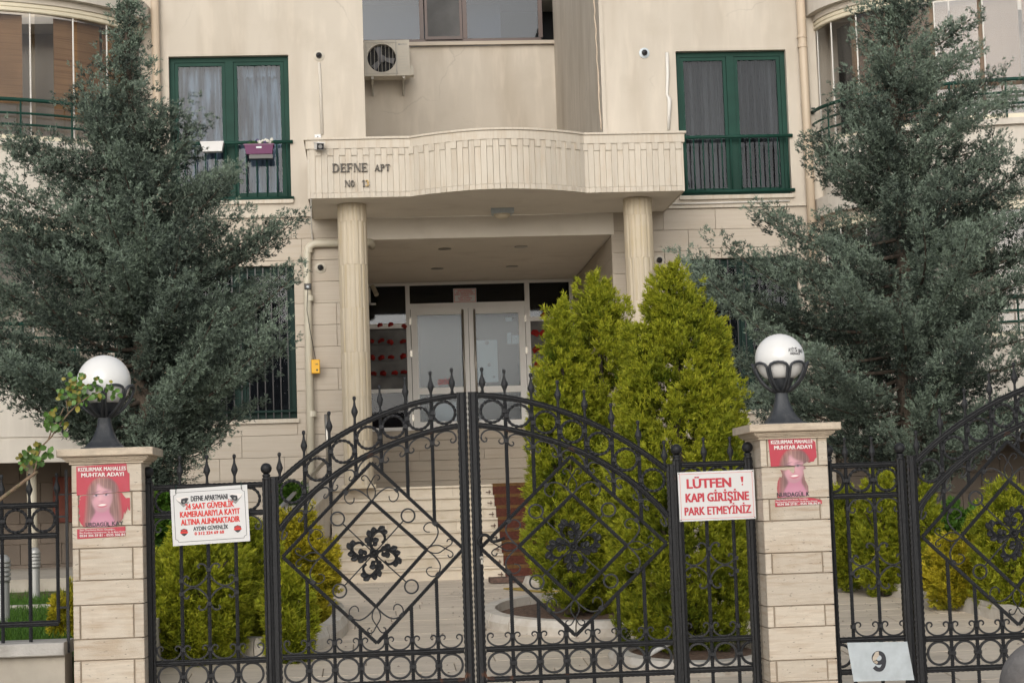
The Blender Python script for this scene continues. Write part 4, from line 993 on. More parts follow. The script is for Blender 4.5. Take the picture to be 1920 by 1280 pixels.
def uscroll(p, flip=1, shear=0):
    """omega-shaped scroll filling a module of width p, belly at z=0, curls at the top (flip=-1: hanging)"""
    a = .44*p; cr = .135*p
    arc_ = [(a*math.sin(t), .36*p-.36*p*math.cos(t)) for t in [-PI/2+PI*i/16 for i in range(17)]]
    lft = [(-q[0], q[1]) for q in curl(a-cr, .40*p, cr, 0, PI*1.45)][::-1]; rgt = curl(a-cr, .40*p, cr, 0, PI*1.45)
    pts = lft+arc_+rgt
    pts = [(x, z*flip+shear*x) for x, z in pts]
    return MB().sweep(pts, SCR, step=.008, taper=lambda t: .55+.45*min(1, min(t,1-t)*8))
_us = {}
def us(p, flip=1, shear=0):
    k = (round(p,3), flip, round(shear, 2))
    if k not in _us: _us[k] = uscroll(*k).mesh('scroll', K['iron'])
    return _us[k]
# acanthus ornament: one leafy arm, used four times round a flower boss
def arm_mesh():
    s = 1/310.; path = smooth([(0,0),(-3.6,9),(-7.4,18),(-6.8,26),(-3.6,33),(2.3,39.5),(9.4,41.6),(16,38),(19.8,30),(19,24),(14,19.5)], 5)
    mb = MB().sweep([(x*s, z*s) for x, z in path], [(-.010,-.002),(-.004,-.009),(0,-.006),(.004,-.009),(.010,-.002),(.006,.004),(-.006,.004)], step=.006, taper=lambda t: .75+.45*math.sin(PI*min(1, t*1.15)))
    for (bx, bz, ang, ln, wd) in ((-6,13,125,11,5.2),(-7,20,140,13,6.4),(-6,29,112,15,6.0),(0,37,98,12,5.6),(7,41,35,15,6.2),(14,39,5,11,5.6),(-4,22,18,13,6.2),(-3,15,25,10,4.5),(-7,25,160,9,5.)):
        a = math.radians(ang); ca, sa = math.cos(a), math.sin(a); P_ = []
        for (u, v, h) in ((-.1,0,0),(.25,.8,0),(.6,1,0),(.9,.55,0),(1.05,0,0),(.9,-.55,0),(.6,-1,0),(.25,-.8,0),(.15,0,-.9),(.55,0,-.35),(.95,0,-.5),(.4,.55,-1.15),(.7,.6,-1.0),(.4,-.55,-1.15),(.7,-.6,-1.0)):
            X_ = bx+u*ln*ca-v*wd*sa; Z_ = bz+u*ln*sa+v*wd*ca; P_.append((X_*s, h*.008-.001, Z_*s))
        mb.add(P_, [(0,8,11,1),(1,11,12,2),(2,12,3),(3,12,10,4),(8,9,12,11),(9,10,12),(8,0,7,13),(13,7,6,14),(14,6,5),(14,5,4,10),(9,8,13,14),(10,9,14)])
        mb.add([(q[0], .005, q[2]) for q in P_[:8]], [tuple(range(8))])
    return mb.mesh('acanthus_arm', K['iron'])
ARM = arm_mesh()
BOSS = MB().lathe([(.030,0),(.031,.010),(.022,.018),(.012,.014),(.010,.024),(.005,.028),(.001,.028)], 32, axis='y', flute=lambda k: 1.0 if k % 4 < 2 else .86).mesh('flower_boss', K['iron'])
LX0, LX1 = P(526, 1040, YW)[0], P(864.5, 1030, YW)[0]; LW = LX1-LX0; LP = LW/7
def lc(px, py): x, z = P(px, py, YW); return (x-LX0, z)
up_pts = [lc(*q) for q in ((524,903),(545,882),(567,863.5),(594,845),(620,829),(640,815.5),(665,800),(690,787),(712,777.5),(740,768),(766,761),(790,754),(813,747),(840,743),(866,741))]
lo_pts = [lc(*q) for q in ((525,990),(548,963),(572,936),(596,915),(620,895),(645,877),(671,861),(695,850),(719,839),(742,830),(767,821.5),(790,813),(816,805),(840,800.5),(867,797.5))]
_pu = np.polyfit(*zip(*up_pts), 4); _pl = np.polyfit(*zip(*lo_pts), 4)
zu = lambda x: float(np.polyval(_pu, x)); zl_ = lambda x: float(np.polyval(_pl, x))
def zm(py): return P(700, py, YW)[1]
Z1 = P(700, 1225, YW)[1]; ZR = P(700, 1252, YW)[1]; Z2 = P(700, 1281.5, YW)[1]; ZBOT = .30
def gate_leaf(label, loc, group):
    t = thing('gate_leaf', label, 'gate leaf', loc, group=group)
    stile = lambda x0, x1, z0, z1, nm='stile': MB().box(x0, x1, -.018, .018, z0, z1)
    # hammered stiles: three vertical flats with scalloped edges
    def hstile(xc, wd, z0, z1):
        mb = MB().sweep([(xc, z0), (xc, z1)], [(-wd/2,-.016),(-wd/2,.018),(wd/2,.018),(wd/2,-.016),(wd/2-.012,-.020),(wd/2-.018,-.014),(-wd/2+.018,-.014),(-wd/2+.012,-.020)], scal=(.075,.034), step=.0085)
        return mb.build('stile', K['iron'], t)
    hstile(-.033, .060, ZBOT, P(515, 893, YW)[1]); hstile(LW+.031, .058, ZBOT, zu(LW)+.02)
    X = [i*LP for i in range(8)]
    MB().sweep([(x, zu(x)) for x in np.linspace(-.005, LW+.002, 60)], RAILP, scal=(.07,.03), step=.0075).build('arch_rail', K['iron'], t)
    MB().sweep([(x, zl_(x)) for x in np.linspace(-.005, LW+.002, 60)], RAILP, scal=(.07,.03), step=.0075).build('arch_rail', K['iron'], t)
    for z in (Z1, Z2, ZBOT+.02): MB().sweep([(0, z), (LW, z)], RAILP, scal=(.06,.03), step=.0075).build('rail', K['iron'], t)
    # diamonds
    o4 = [lc(696,867), lc(869,1028), lc(707,1205), lc(530,1043.5)]; i4 = [lc(697,939), lc(800,1030), lc(705,1136.6), lc(603.6,1042)]
    cen = tuple(sum(q[k] for q in i4)/4 for k in (0,1))
    for q4, nm in ((o4, 'diamond_bar'), (i4, 'diamond_bar')):
        for k in range(4):
            a, b = q4[k], q4[(k+1) % 4]; mb = MB().sweep([(a[0]-cen[0], a[1]-cen[1]), (b[0]-cen[0], b[1]-cen[1])], BAR, twist=TW, step=.0052)
            mb.build(nm, K['iron'], t, (cen[0], 0, cen[1]))
    def side(a, b, x): return a[1]+(b[1]-a[1])*(x-a[0])/(b[0]-a[0])
    # vertical bars, upper and lower
    tops = [846,805,769,741,720,704,694,688]
    for k in range(0, 8):
        x = X[k]; xs = x if k < 7 else LW-.025
        if k == 0: xs = .006
        zt = zu(xs)
        z_sp = lc(526+(k*339/7 if k < 7 else 331), tops[k])[1]-.168
        if k in (0, 7): bar(t, xs, zt, z_sp, True)
        else:
            e = side(o4[3], o4[0], x) if x < o4[0][0] else side(o4[0], o4[1], x)
            bar(t, x, e, z_sp, True)
            e2 = side(o4[3], o4[2], x) if x < o4[2][0] else side(o4[2], o4[1], x)
            bar(t, x, ZBOT, e2)
    # rings between the arches, with collars on the bars
    for k in range(7):
        xc = (X[k]+X[k+1])/2; zc = (zu(xc)+zl_(xc))/2
        ob('ring', RING, t, (xc, 0, zc))
        if k > 0: ob('collar', COLL, t, (X[k]+.006, 0, zc))
        if k < 6: ob('collar', COLL, t, (X[k+1]-.006, 0, zc+.0))
        sh = (zl_(X[k+1])-zl_(X[k]))/LP
        ob('scroll', us(LP, -1, sh*.92), t, (xc, 0, zl_(xc)-.018))
        ob('scroll', us(LP, 1, 0), t, (xc, 0, Z1+.017))
        ob('ring', RINGP, t, (xc, 0, ZR))
        if k < 6:
            ob('collar', COLLW, t, (X[k+1], -.001, ZR)); ob('collar', COLL, t, (X[k+1], -.001, Z1+.017+.36*LP))
            ob('collar', COLL, t, (X[k+1], -.001, zl_(X[k+1])-.018-.36*LP))
    # corner motifs
    s = 1/310.
    S_ = smooth([(0,0),(9,-8),(17,-17),(22.5,-27),(23,-36),(18,-47),(8,-50),(0,-46),(-3,-39),(1,-33.5),(8,-32.5)], 4)
    Ly = smooth([(0,0),(7,-5),(15,-7.5),(23,-7),(31,-2.5),(38,2),(45,6),(48.5,11),(46,16),(41,16.5),(38.5,12)], 4)
    mS = [MB().sweep([(x*s, sg*z*s) for x, z in S_], SCR, step=.006, taper=lambda t_: .95-.3*t_).mesh('scroll', K['iron']) for sg in (1, -1)]
    mL = [MB().sweep([(x*s, sg*z*s) for x, z in Ly], THIN, step=.006, y=.003*sg).mesh('scroll', K['iron']) for sg in (1, -1)]
    for k in range(4):
        ang = -math.atan2(i4[k][1]-cen[1], i4[k][0]-cen[0])
        for j in range(2):
            ob('scroll', mS[j], t, (i4[k][0], 0, i4[k][1]), (0, ang, 0)); ob('scroll', mL[j], t, (i4[k][0], 0, i4[k][1]), (0, ang, 0))
            cx_, cz_ = 18*s, (-47 if j == 0 else 47)*s; ca, sa = math.cos(-ang), math.sin(-ang)
            ob('collar', COLL, t, (i4[k][0]+cx_*ca-cz_*sa, 0, i4[k][1]+cx_*sa+cz_*ca), (0, ang+(PI/4 if j == 0 else -PI/4)+PI/2, 0))
    cr_ = MB().sweep([(12.5*s*math.cos(2*PI*i/30), 12.5*s*math.sin(2*PI*i/30)) for i in range(30)], SCR, closed=True, step=.006).mesh('circle', K['iron'])
    for q in (lc(633,972), lc(765,966), lc(637,1107), lc(771.5,1099)):
        ob('circle', cr_, t, (q[0], 0, q[1])); d = Vector((q[0]-cen[0], q[1]-cen[1])); L_ = d.length-12.5*s
        MB().sweep([(0,0), (d.x/d.length*L_, d.y/d.length*L_)], SQ(.0040), step=.5).build('cross_rod', K['iron'], t, (cen[0], .002, cen[1]))
    ob('flower_boss', BOSS, t, (cen[0], -.008, cen[1]))
    for k in range(4): ob('acanthus_arm', ARM, t, (cen[0], -.006, cen[1]), (0, k*PI/2+.03, 0))
    return t
gl = gate_leaf('closed left leaf of the arched wrought iron driveway gate, with acanthus flower in a diamond', (LX0, YW, 0), 'arched wrought iron gate leaves')
grt = copy_tree(gl); RX0 = P(1254.5, 1030, YW)[0]
grt.location = (RX0, YW, 0); grt.scale = (-(RX0-P(906, 1038, YW)[0])/LW, 1, 1)
grt['label'] = 'right gate leaf before the golden thujas, carrying the lever handle and lock'
gfar = copy_tree(gl); YG2 = 11.45; FX0 = P(1726, 1020, YG2)[0]
gfar.location = (FX0, YG2, P(1740, 1193, YG2)[1]-Z1); gfar['label'] = 'arched iron gate leaf of the neighbouring entrance at the right edge, beyond the right pillar'
gfar.scale = (1.03, 1, 1.03); gfar.location.z -= .03*1.2
# handle and lock on the right leaf
def rl_(px, py): x, z = P(px, py, YW); return ((x-RX0)/grt.scale.x, z)
hp = [rl_(*q) for q in ((903,1022),(897,1018),(898,1008),(905,1002),(912,1003),(917,1008),(921,1014),(930,1013.5),(945,1008))]
h_ = MB(); sp = smooth([(a, b) for a, b in hp], 5)
h_.tube([(a, -.07, b) for a, b in sp], [.006+.0035*min(1, i/10.) for i in range(len(sp))], 8)
h_.tube([(hp[1][0], -.07, hp[1][1]+.01), (hp[1][0], -.01, hp[1][1]+.01)], .008, 8)
for i in range(7):
    u = i/7; a = hp[7][0]+(hp[8][0]-hp[7][0])*u; b = hp[7][1]+(hp[8][1]-hp[7][1])*u; h_.tube([(a-.002, -.07, b-.001), (a+.002, -.07, b+.001)], .0125, 8)
h_.build('handle', K['iron'], grt, smooth=True)
q = rl_(903, 1049); MB().lathe([(.011,0),(.010,.006)], 12, (q[0], -.02, q[1]+.012), 'y').box(q[0]-.006, q[0]+.006, -.026, -.018, q[1]-.025, q[1]+.012).build('lock_cylinder', K['steel'], grt)

def fixed_panel(label, x0, x1, bars, loc_y, ztop, zsec, name='gate_side_panel', spearpx=None, xmot=None, zmot=None, pst=(.05,.05), zlow=Z1, zr=ZR, z2=Z2, spt=None, balls=(True, True), group='fixed iron panels beside the gates', cat='gate panel', first=None):
    t = thing(name, label, cat, (x0, loc_y, 0), group=group); W_ = x1-x0
    X = [b-x0 for b in bars]; p = (X[-1]-X[0])/(len(X)-1) if len(X) > 1 else .16
    for i, (xa, wd) in enumerate(((-pst[0]/2, pst[0]), (W_+pst[1]/2, pst[1]))):
        MB().sweep([(xa, ZBOT), (xa, ztop+.03)], [(-wd/2,-.022),(-wd/2,.024),(wd/2,.024),(wd/2,-.022),(wd/2-.012,-.026),(wd/2-.018,-.020),(-wd/2+.018,-.020),(-wd/2+.012,-.026)], scal=(.06,.034), step=.0085).build('post', K['iron'], t)
        if balls[i]: ob('ball_finial', BALL, t, (xa, 0, ztop+.028))
    for z in (ztop, zsec, zlow, z2, ZBOT+.02): MB().sweep([(0, z), (W_, z)], RAILP, scal=(.06,.03), step=.0075).build('rail', K['iron'], t)
    for x in X:
        bar(t, x, ZBOT, spt-.168, True)
    allx = [X[0]-p]+X+[X[-1]+p]; zc = (ztop+zsec)/2
    for a, b in zip(allx[:-1], allx[1:]):
        xc = (a+b)/2
        if xc < -.01 or xc > W_+.02: continue
        if xc-RING_R < -.03 or xc+RING_R > W_+.03:
            # ring cut by the post: build only the part inside the panel
            def arc_in(fn, zc_):
                pts = [(xc+RING_R*math.cos(2*PI*i/60), zc_+RING_R*math.sin(2*PI*i/60)) for i in range(60)]
                ins = [0 <= q[0] <= W_ for q in pts]; st_ = next((i for i in range(60) if ins[i] and not ins[i-1]), 0); run = []
                for j in range(60):
                    if ins[(st_+j) % 60]: run.append(pts[(st_+j) % 60])
                    else: break
                if len(run) > 2: MB().sweep(run, fn, step=.006, twist=120).build('ring_arc', K['iron'], t)
            arc_in(SQ(.0068), zc); arc_in(SQ(.0068), zr)
        else:
            ob('ring', RING, t, (xc, 0, zc)); ob('ring', RINGP, t, (xc, 0, zr))
        if xc-.44*p > -.03 and xc+.44*p < W_+.03:
            ob('scroll', us(p, 1), t, (xc, 0, zlow+.017)); ob('scroll', us(p, -1), t, (xc, 0, zsec-.017))
    for x in X:
        for zz, mm in ((zc, COLLW), (zr, COLLW), (zlow+.017+.36*p, COLL), (zsec-.017-.36*p, COLL)): ob('collar', mm, t, (x, -.001, zz))
    if xmot is not None:
        s = 1/310.; xm = xmot-x0
        # four S scrolls meeting on the middle bar
        S4 = smooth([(2,31),(8,33),(15,39),(22,37),(22,30),(15,27),(13,31)][::-1]+[(2,31),(-1,26),(-9,13),(-18,4),(-29,1),(-40,4),(-46,10),(-46,16),(-41,20),(-37,17),(-39,12)][1:], 4)
        pts = smooth([(17,34),(20,38),(16,42),(9,41),(4,35),(1,27),(-7,14),(-17,5),(-29,1),(-40,4),(-47,11),(-45,19),(-39,20),(-37,15)], 5)
        for sx in (1, -1):
            for sz in (1, -1):
                # curl on one side of the bar, belly on the other
                MB().sweep([(-abs(1)*x*s*sx*-1, z*s*sz) for x, z in [(-a if a > 2 else -a, b) for a, b in pts]], SCR, step=.006, y=.002*sx).build('scroll', K['iron'], t, (xm, 0, zmot))
        for dz_ in (31*s, -31*s): ob('collar', COLL, t, (xm, -.001, zmot+dz_))
        for k, dz_ in ((-1, 12*s), (-1, -12*s), (1, 12*s), (1, -12*s)):
            if -.01 < xm+k*p < W_+.01: ob('collar', COLL, t, (xm+k*p, -.001, zmot+dz_))
    return t
def zz(px, py, Y=YW): return P(px, py, Y)[1]
def xx(px, py=1100, Y=YW): return P(px, py, Y)[0]
fixed_panel('narrow fixed iron panel between the left pillar and the gate, carrying the camera warning sign', xx(291), xx(496), [xx(341), xx(392), xx(444)], YW, zz(390, 911), zz(390, 963), xmot=xx(392), zmot=zz(392, 1099), pst=(.062,.05), zlow=zz(390,1240), zr=zz(390,1266), z2=zz(390,1294), spt=zz(391, 851), group='fixed iron panels beside the gates')
fixed_panel('narrow fixed iron panel between the gate and the right pillar, carrying the no parking sign', xx(1286), xx(1405), [xx(1330), xx(1380)], YW, zz(1345, 869), zz(1345, 922), xmot=xx(1332), zmot=zz(1332, 1059), pst=(.05,.05), zlow=zz(1345,1197), zr=zz(1345,1225), z2=zz(1345,1254), spt=zz(1345, 817))
fixed_panel('darker fixed iron panel right of the right pillar, carrying the number nine plate', xx(1569,1100,YG2), xx(1691,1100,YG2), [xx(1596,1100,YG2), xx(1647,1100,YG2)], YG2, zz(1630,871,YG2), zz(1630,928,YG2), xmot=xx(1646,1060,YG2), zmot=zz(1646,1060,YG2), pst=(.035,.055), zlow=zz(1640,1197,YG2), zr=zz(1640,1226,YG2), z2=zz(1640,1257,YG2), spt=zz(1620,817,YG2))
# fence on the low wall at the left
YFN = 11.55
fp = thing('iron_fence', 'iron fence panel with rings and spear tips on the low wall at the left edge', 'fence', (xx(127,1100,YFN), YFN, 0))
p_ = xx(57,1000,YFN)-xx(5,1000,YFN); e_ = xx(109,1000,YFN)-xx(127,1000,YFN)
ztf, zsf, zbf, ztopf = zz(60,947,YFN), zz(60,1004,YFN), zz(60,1169,YFN), zz(60,886,YFN)
for z in (ztf, zsf, zbf): MB().sweep([(e_-6*p_, z), (e_, z)], RAILP, scal=(.05,.03), step=.0075).build('rail', K['iron'], fp)
for i in range(7):
    x = e_-i*p_
    bar(fp, x, zbf if i == 0 else .84, ztopf-.168, True)
    if i < 6: ob('ring', RING, fp, (x-p_/2, 0, (ztf+zsf)/2))
    if 0 < i: ob('collar', COLLW, fp, (x, -.001, (ztf+zsf)/2))
MB().box(-.008,.008,-.01,.01,.84, zz(127,880,YFN)).build('end_post', K['iron'], fp)
for py in (968, 1138): MB().box(e_, 0, -.006,.006, zz(118,py,YFN)-.006, zz(118,py,YFN)+.006).build('stub', K['iron'], fp)

# ================================================================== LOW WALL AND PILLARS
lwz = zz(60, 1205, 11.45)
lwall = thing('low_wall', 'weathered low concrete wall under the iron fence at the left edge', 'wall', (-2.8, 11.6, 0))
MB().box(-4, .985, -.14, .14, 0, lwz-.075).build('body', K['concrete'], lwall)
for i in range(6): MB().cbox(-4+i*.84+.002, -4+(i+1)*.84-.002 if i < 5 else .99, -.2, .2, lwz-.075, lwz, .006).build('coping_stone', K['coping'], lwall)
PW = .405
def pillar(xc, joints, first_split, label, rseed):
    YP = 11.4; t = thing('gate_pillar', label, 'pillar', (xc, YP+PW/2, 0), group='travertine gate pillars'); h = PW/2; rr_ = random.Random(rseed)
    MB().box(-h+.012, h-.012, -h+.012, h-.012, .1, joints[0]).build('core', K['joint'], t)
    z_ = joints[:]
    while z_[-1] > .25: z_.append(z_[-1]-(.127 if len(z_) % 2 else .195))
    sp = first_split
    for a, b in zip(z_[:-1], z_[1:]):
        b2 = b+.006; xs_ = [(-h, h)]
        if sp: xs_ = [(-h, -h+.036), (-h+.044, h-.062), (h-.055, h)]
        for (p0, p1) in xs_:
            cx_ = (p0+p1)/2; d = .03 if p1-p0 < .2 else 0
            MB().cbox(p0-cx_, p1-cx_, -h+rr_.uniform(0,.003), (-h+.03) if not (abs(p0+h) < 1e-6 or abs(p1-h) < 1e-6) else -h+.03, b2-a, 0, .0035).build('stone_block', K['pill'], t, (cx_, 0, a))
        for sgn in (-1, 1):
            ys_ = [(-h+.031, h)] if sp else [(-h+.031, h-.07), (h-.06, h)]
            for (q0, q1) in ys_:
                mb = MB().box(0, .025, q0, q1, b2-a, 0); mb.build('stone_block', K['pill'], t, (sgn*h-(.025 if sgn > 0 else 0), 0, a))
        sp = not sp
    zc = joints[0]
    for i, (o, z0, z1) in enumerate(((.012,0,.014),(.026,.014,.022),(.036,.022,.030),(.044,.030,.044))):
        MB().cbox(-h-o, h+o, -h-o, h+o, zc+z0, zc+z1, .002).build('cap_moulding', K['cap'], t)
    MB().cbox(-h-.075, h+.075, -h-.075, h+.075, zc+.0445, zc+.090, .006).build('cap_slab', K['cap'], t)
    return t, zc+.090
jl = [PZ(q, 11.4, 200) for q in (869, 923, 987, 1028, 1088, 1134, 1198, 1238)]
jr = [PZ(q, 11.4, 1490) for q in (822, 875, 935, 976, 1036.5, 1076, 1136, 1176, 1238)]
pl, zcl = pillar(-1.55, jl, False, 'travertine gate pillar left of the gate with the less torn poster, rose branch beside it', 1)
pr, zcr = pillar(2.53, jr, True, 'travertine gate pillar right of the gate with the more torn poster', 2)

# ---------------- globe lamps
def lamp(xc, ztop, px, py, rpx, label):
    t = thing('globe_lamp', label, 'lamp', (xc, 11.6, ztop), group='globe lamps on the pillars'); r = rpx/310.; zc = PZ(py, 11.6, px)-ztop; xo = PX(px, 11.6, py)-xc
    def sph(a0, a1, m, nm):
        pr_ = [(max(.001, r*math.sin(a)), -r*math.cos(a)) for a in np.linspace(a0, a1, 22)]
        return MB().lathe(pr_, 40, (xo,0,zc)).build(nm, m, t, smooth=True)
    sph(.62, PI-.001, K['globe'], 'globe')
    zb = zc-r*.80
    MB().box(-.125+xo,.125+xo,-.125,.125,0,.012).build('base_plate', K['lampiron'], t)
    prof_ = [(.118,.012),(.108,.02),(.085,.045),(.066,.075),(.052,.11),(.043,.15),(.038,.19),(.037, zb-.075)]
    sq_ = MB()
    for i in range(len(prof_)-1): pass
    rings = []
    for (r_, h_) in prof_:
        n_ = 24; ring = []
        for k in range(n_):
            a = 2*PI*k/n_+PI/4; e = 1/max(abs(math.cos(a)), abs(math.sin(a))); mixk = .75 if h_ < .12 else .45
            rad = r_*(1+(e-1)*mixk); ring.append((xo+rad*math.cos(a), rad*math.sin(a), h_))
        rings.append(ring)
    for ring in rings: sq_.v += ring
    for i in range(len(rings)-1):
        for k in range(24):
            k2 = (k+1) % 24; sq_.f.append((i*24+k, i*24+k2, (i+1)*24+k2, (i+1)*24+k))
    sq_.build('pedestal', K['lampiron'], t, smooth=True)
    MB().lathe([(.04,zb-.08),(.055,zb-.05),(.075,zb-.02),(.085,zb+.005),(.085,zb+.03),(.07,zb+.035)], 24, (xo,0,0)).build('socket', K['lampiron'], t, smooth=True)
    # basket of eight looped petals
    n_ = 8
    Rt = r*1.13; zt = zc-r*.10
    def pr2(u):      # u from 0 (bottom) to 1 (top): radius and height along the basket
        a = u*PI/2*.93; return .030+(Rt-.030)*math.sin(a)**.9, zb-.085+(zt-(zb-.085))*(1-math.cos(a))**.72
    for k in range(n_):
        a0 = 2*PI*(k+.5)/n_+.12; pts = []; 
        for i in range(29):
            s_ = i/28; 
            if s_ < .38: u = s_/.38*.86; off = -1; 
            elif s_ > .62: u = (1-s_)/.38*.86; off = 1
            else: u = .86+.14*math.sin((s_-.38)/.24*PI); off = -math.cos((s_-.38)/.24*PI)
            rad, h = pr2(u); wa = PI/n_*.86*(.55+.45*min(1, u/.5))
            an = a0+off*wa; rad2 = rad
            pts.append((xo+rad2*math.cos(an), rad2*math.sin(an), h))
        MB().tube(pts, .0088, 8, caps=False).build('basket_loop', K['lampiron'], t, smooth=True)
    return t
l1 = lamp(-1.54, zcl, 195, 715, 49, 'white globe lamp on the left pillar, partly behind the rose leaves')
l2 = lamp(2.50, zcr, 1462, 672, 47, 'white globe lamp with black lettering on the right pillar')
def on_globe(body, h, px, py, width, bold):
    o = text(body, h, 0, 0, K['ink'], l2, width=width, bold=bold); me = o.data; o.location = (0,0,0)
    r = 47/310.*1.004; xo = PX(1462, 11.6, 672)-2.50; zc = PZ(672, 11.6, 1462)-zcr
    dx_ = (px-1462)/310.; dz_ = -(py-672)/310.-.0
    for v in me.vertices:
        a, b = v.co.x+dx_, v.co.z+dz_; y = -math.sqrt(max(1e-6, r*r-a*a-b*b)); v.co = (xo+a, y, zc+b)
on_globe('AYİT', .024, 1476, 663, .042, .02); on_globe('S', .028, 1483.5+2, 663, .012, .03); on_globe('UBAŞI', .022, 1495, 664, .034, .02); on_globe('ANIŞMANLIK', .014, 1483, 668.5, .07, .025)

# ---------------- signs
def sign(name, label, pts, Y, mb_, cat='sign'):
    (x0, z0), (x1, z1) = P(*pts[0], Y), P(*pts[1], Y); cx_, cz_ = (x0+x1)/2, (z0+z1)/2
    t = thing(name, label, cat, (cx_, Y, cz_)); return t, abs(x1-x0), abs(z0-z1)
s1, w1, h1 = sign('warning_sign', 'white camera warning sign with red Turkish lettering wired to the left gate panel', ((322,915),(466,1016)), YW-.035, K['signw'])
s1.rotation_euler = (0, math.radians(-1.9), 0); w1 = .455; h1 = .335
framed(s1, w1, h1, .004, K['signw'])
q = MB(); a, b, c = w1/2-.017, h1/2-.02, .018; bw = .0022
for (u0, u1, v0, v1) in ((-a+c, a-c, b-bw, b), (-a+c, a-c, -b, -b+bw)): q.box(u0, u1, -.0015, 0, v0, v1)
for (u0, u1) in ((-a, -a+bw), (a-bw, a)): q.box(u0, u1, -.0015, 0, -b+c, b-c)
for sx in (1,-1):
    for sz in (1,-1):
        cc = [(sx*(a-c*math.sin(t_)), sz*(b-c*math.cos(t_))) for t_ in [i*PI/12 for i in range(7)]]
        cc = [(sx*a-sx*c*math.cos(t_), sz*b-sz*c*math.sin(t_)) for t_ in [i*PI/12 for i in range(7)]]
        q.sweep([(sx*(a)-sx*c*math.cos(t_), sz*b-sz*c*math.sin(t_)) for t_ in [PI/2*i/6 for i in range(7)]], [(-bw/2,-.0015),(bw/2,-.0015),(bw/2,0),(-bw/2,0)], step=.004)
q.build('border', K['ink'], s1)
text('DEFNE APARTMANI', .031, 0, .090, K['ink'], s1, width=.215, bold=.028)
text('24 SAAT GÜVENLİK', .034, 0, .043, K['red'], s1, width=.285, bold=.036)
text('KAMERALARIYLA KAYIT', .034, 0, -.002, K['red'], s1, width=.352, bold=.036)
text('ALTINA ALINMAKTADIR', .034, 0, -.048, K['red'], s1, width=.345, bold=.036)
text('AYDIN GÜVENLİK', .024, 0, -.085, K['ink'], s1, width=.205, bold=.03)
text('0 312 324 69 68', .018, -.01, -.111, K['red'], s1, width=.172, bold=.05)
for sx in (1, -1):
    q = lambda pts: [(sx*x_, z_) for x_, z_ in pts]
    MB().prism(q([(-.195,.112),(-.19,.098),(-.155,.058),(-.128,.075),(-.120,.088),(-.155,.088)]), -.0012, 0).build('camera_picture', K['greyp'], s1)
    MB().prism(q([(-.197,.116),(-.128,.122),(-.121,.112),(-.142,.108),(-.165,.085),(-.187,.098)]), -.0022, -.0013).build('camera_picture', K['pale'], s1)
    MB().prism(q([(-.165,.107),(-.135,.113),(-.121,.109),(-.137,.083),(-.160,.076),(-.168,.088)]), -.0034, -.0023).build('camera_picture', K['ink'], s1)
    MB().prism(q([(-.157,.096),(-.146,.098),(-.143,.088),(-.154,.084)]), -.0045, -.0035).build('camera_picture', K['greyp'], s1)
    MB().prism(q([(-.178,-.075),(-.158,-.068),(-.138,-.075),(-.138,-.095),(-.146,-.106),(-.158,-.113),(-.170,-.106),(-.178,-.095)]), -.0012, 0).build('shield', K['ink'], s1)
    MB().prism(q([(-.180,-.085),(-.136,-.085),(-.136,-.097),(-.180,-.097)]), -.0022, -.0013).build('shield', K['red'], s1)
    MB().prism(q([(-.174,-.079),(-.158,-.0725),(-.142,-.079),(-.142,-.082),(-.174,-.082)]), -.0022, -.0013).build('shield', K['red'], s1)
    MB().tube([(sx*.195,-.003,.145),(sx*.193,-.02,.155),(sx*.192,.01,.19)], .0022, 5).build('tie_wire', K['green'], s1)
s2, w2, h2 = sign('no_parking_sign', 'white no parking sign with red lettering, on the panel left of the right pillar', ((1269,885),(1419,972)), YW-.04, K['signw'])
s2.rotation_euler = (0, math.radians(-.4), 0); w2 = .468; h2 = .297
framed(s2, w2, h2, .004, K['signw'], K['red'], .0016, .012)
text('LÜTFEN', .056, -.045, .050, K['redp'], s2, width=.268, bold=.045); MB().prism([(.150,.108),(.168,.110),(.164,.075),(.155,.074)], -.0015, 0).prism([(.156,.066),(.164,.066),(.164,.056),(.156,.056)], -.0015, 0).build('lettering', K['redp'], s2)
text('KAPI GİRİŞİNE', .052, .002, -.033, K['redp'], s2, width=.385, bold=.04)
text('PARK ETMEYİNİZ', .048, .002, -.112, K['redp'], s2, width=.405, bold=.035)
for sx in (-1, 1):
    for sz in (-1, 1): MB().lathe([(.004,0),(.003,.002)], 8, (sx*.226, 0, sz*.14), 'y').build('screw', K['rust'], s2)
x9, z9 = P(1650, 1240, YG2-.05)
s9 = thing('number_plate', 'grey metal plate with a flaking number 9 hanging askew on the right iron panel', 'number plate', (x9, YG2-.05, z9))
def l9(px, py): a, b = P(px, py, YG2-.05); return (a-x9, b-z9)
MB().prism([l9(1588,1204), l9(1701,1202), l9(1714.5,1274), l9(1601,1277)], 0, .003).build('plate', K['metalp'], s9)
c9 = l9(1647.5,1232.5); r9x, r9z = .030, .029
bowl = [(r9x*math.cos(a), r9z*math.sin(a)) for a in [2*PI*i/28 for i in range(28)]]
tail = smooth([(r9x, .004),(r9x+.0015,-.02),(r9x-.004,-.047),(r9x-.016,-.064),(0,-.069),(-.017,-.064),(-.029,-.051)], 5)
MB().sweep(bowl, [(-.0125,-.0015),(.0125,-.0015),(.0125,0),(-.0125,0)], closed=True, step=.005).build('digit_nine', K['ink'], s9, (c9[0], 0, c9[1]))
MB().sweep(tail, [(-.0125,-.0025),(.0125,-.0025),(.0125,-.001),(-.0125,-.001)], step=.005).build('digit_nine', K['ink'], s9, (c9[0], 0, c9[1]))
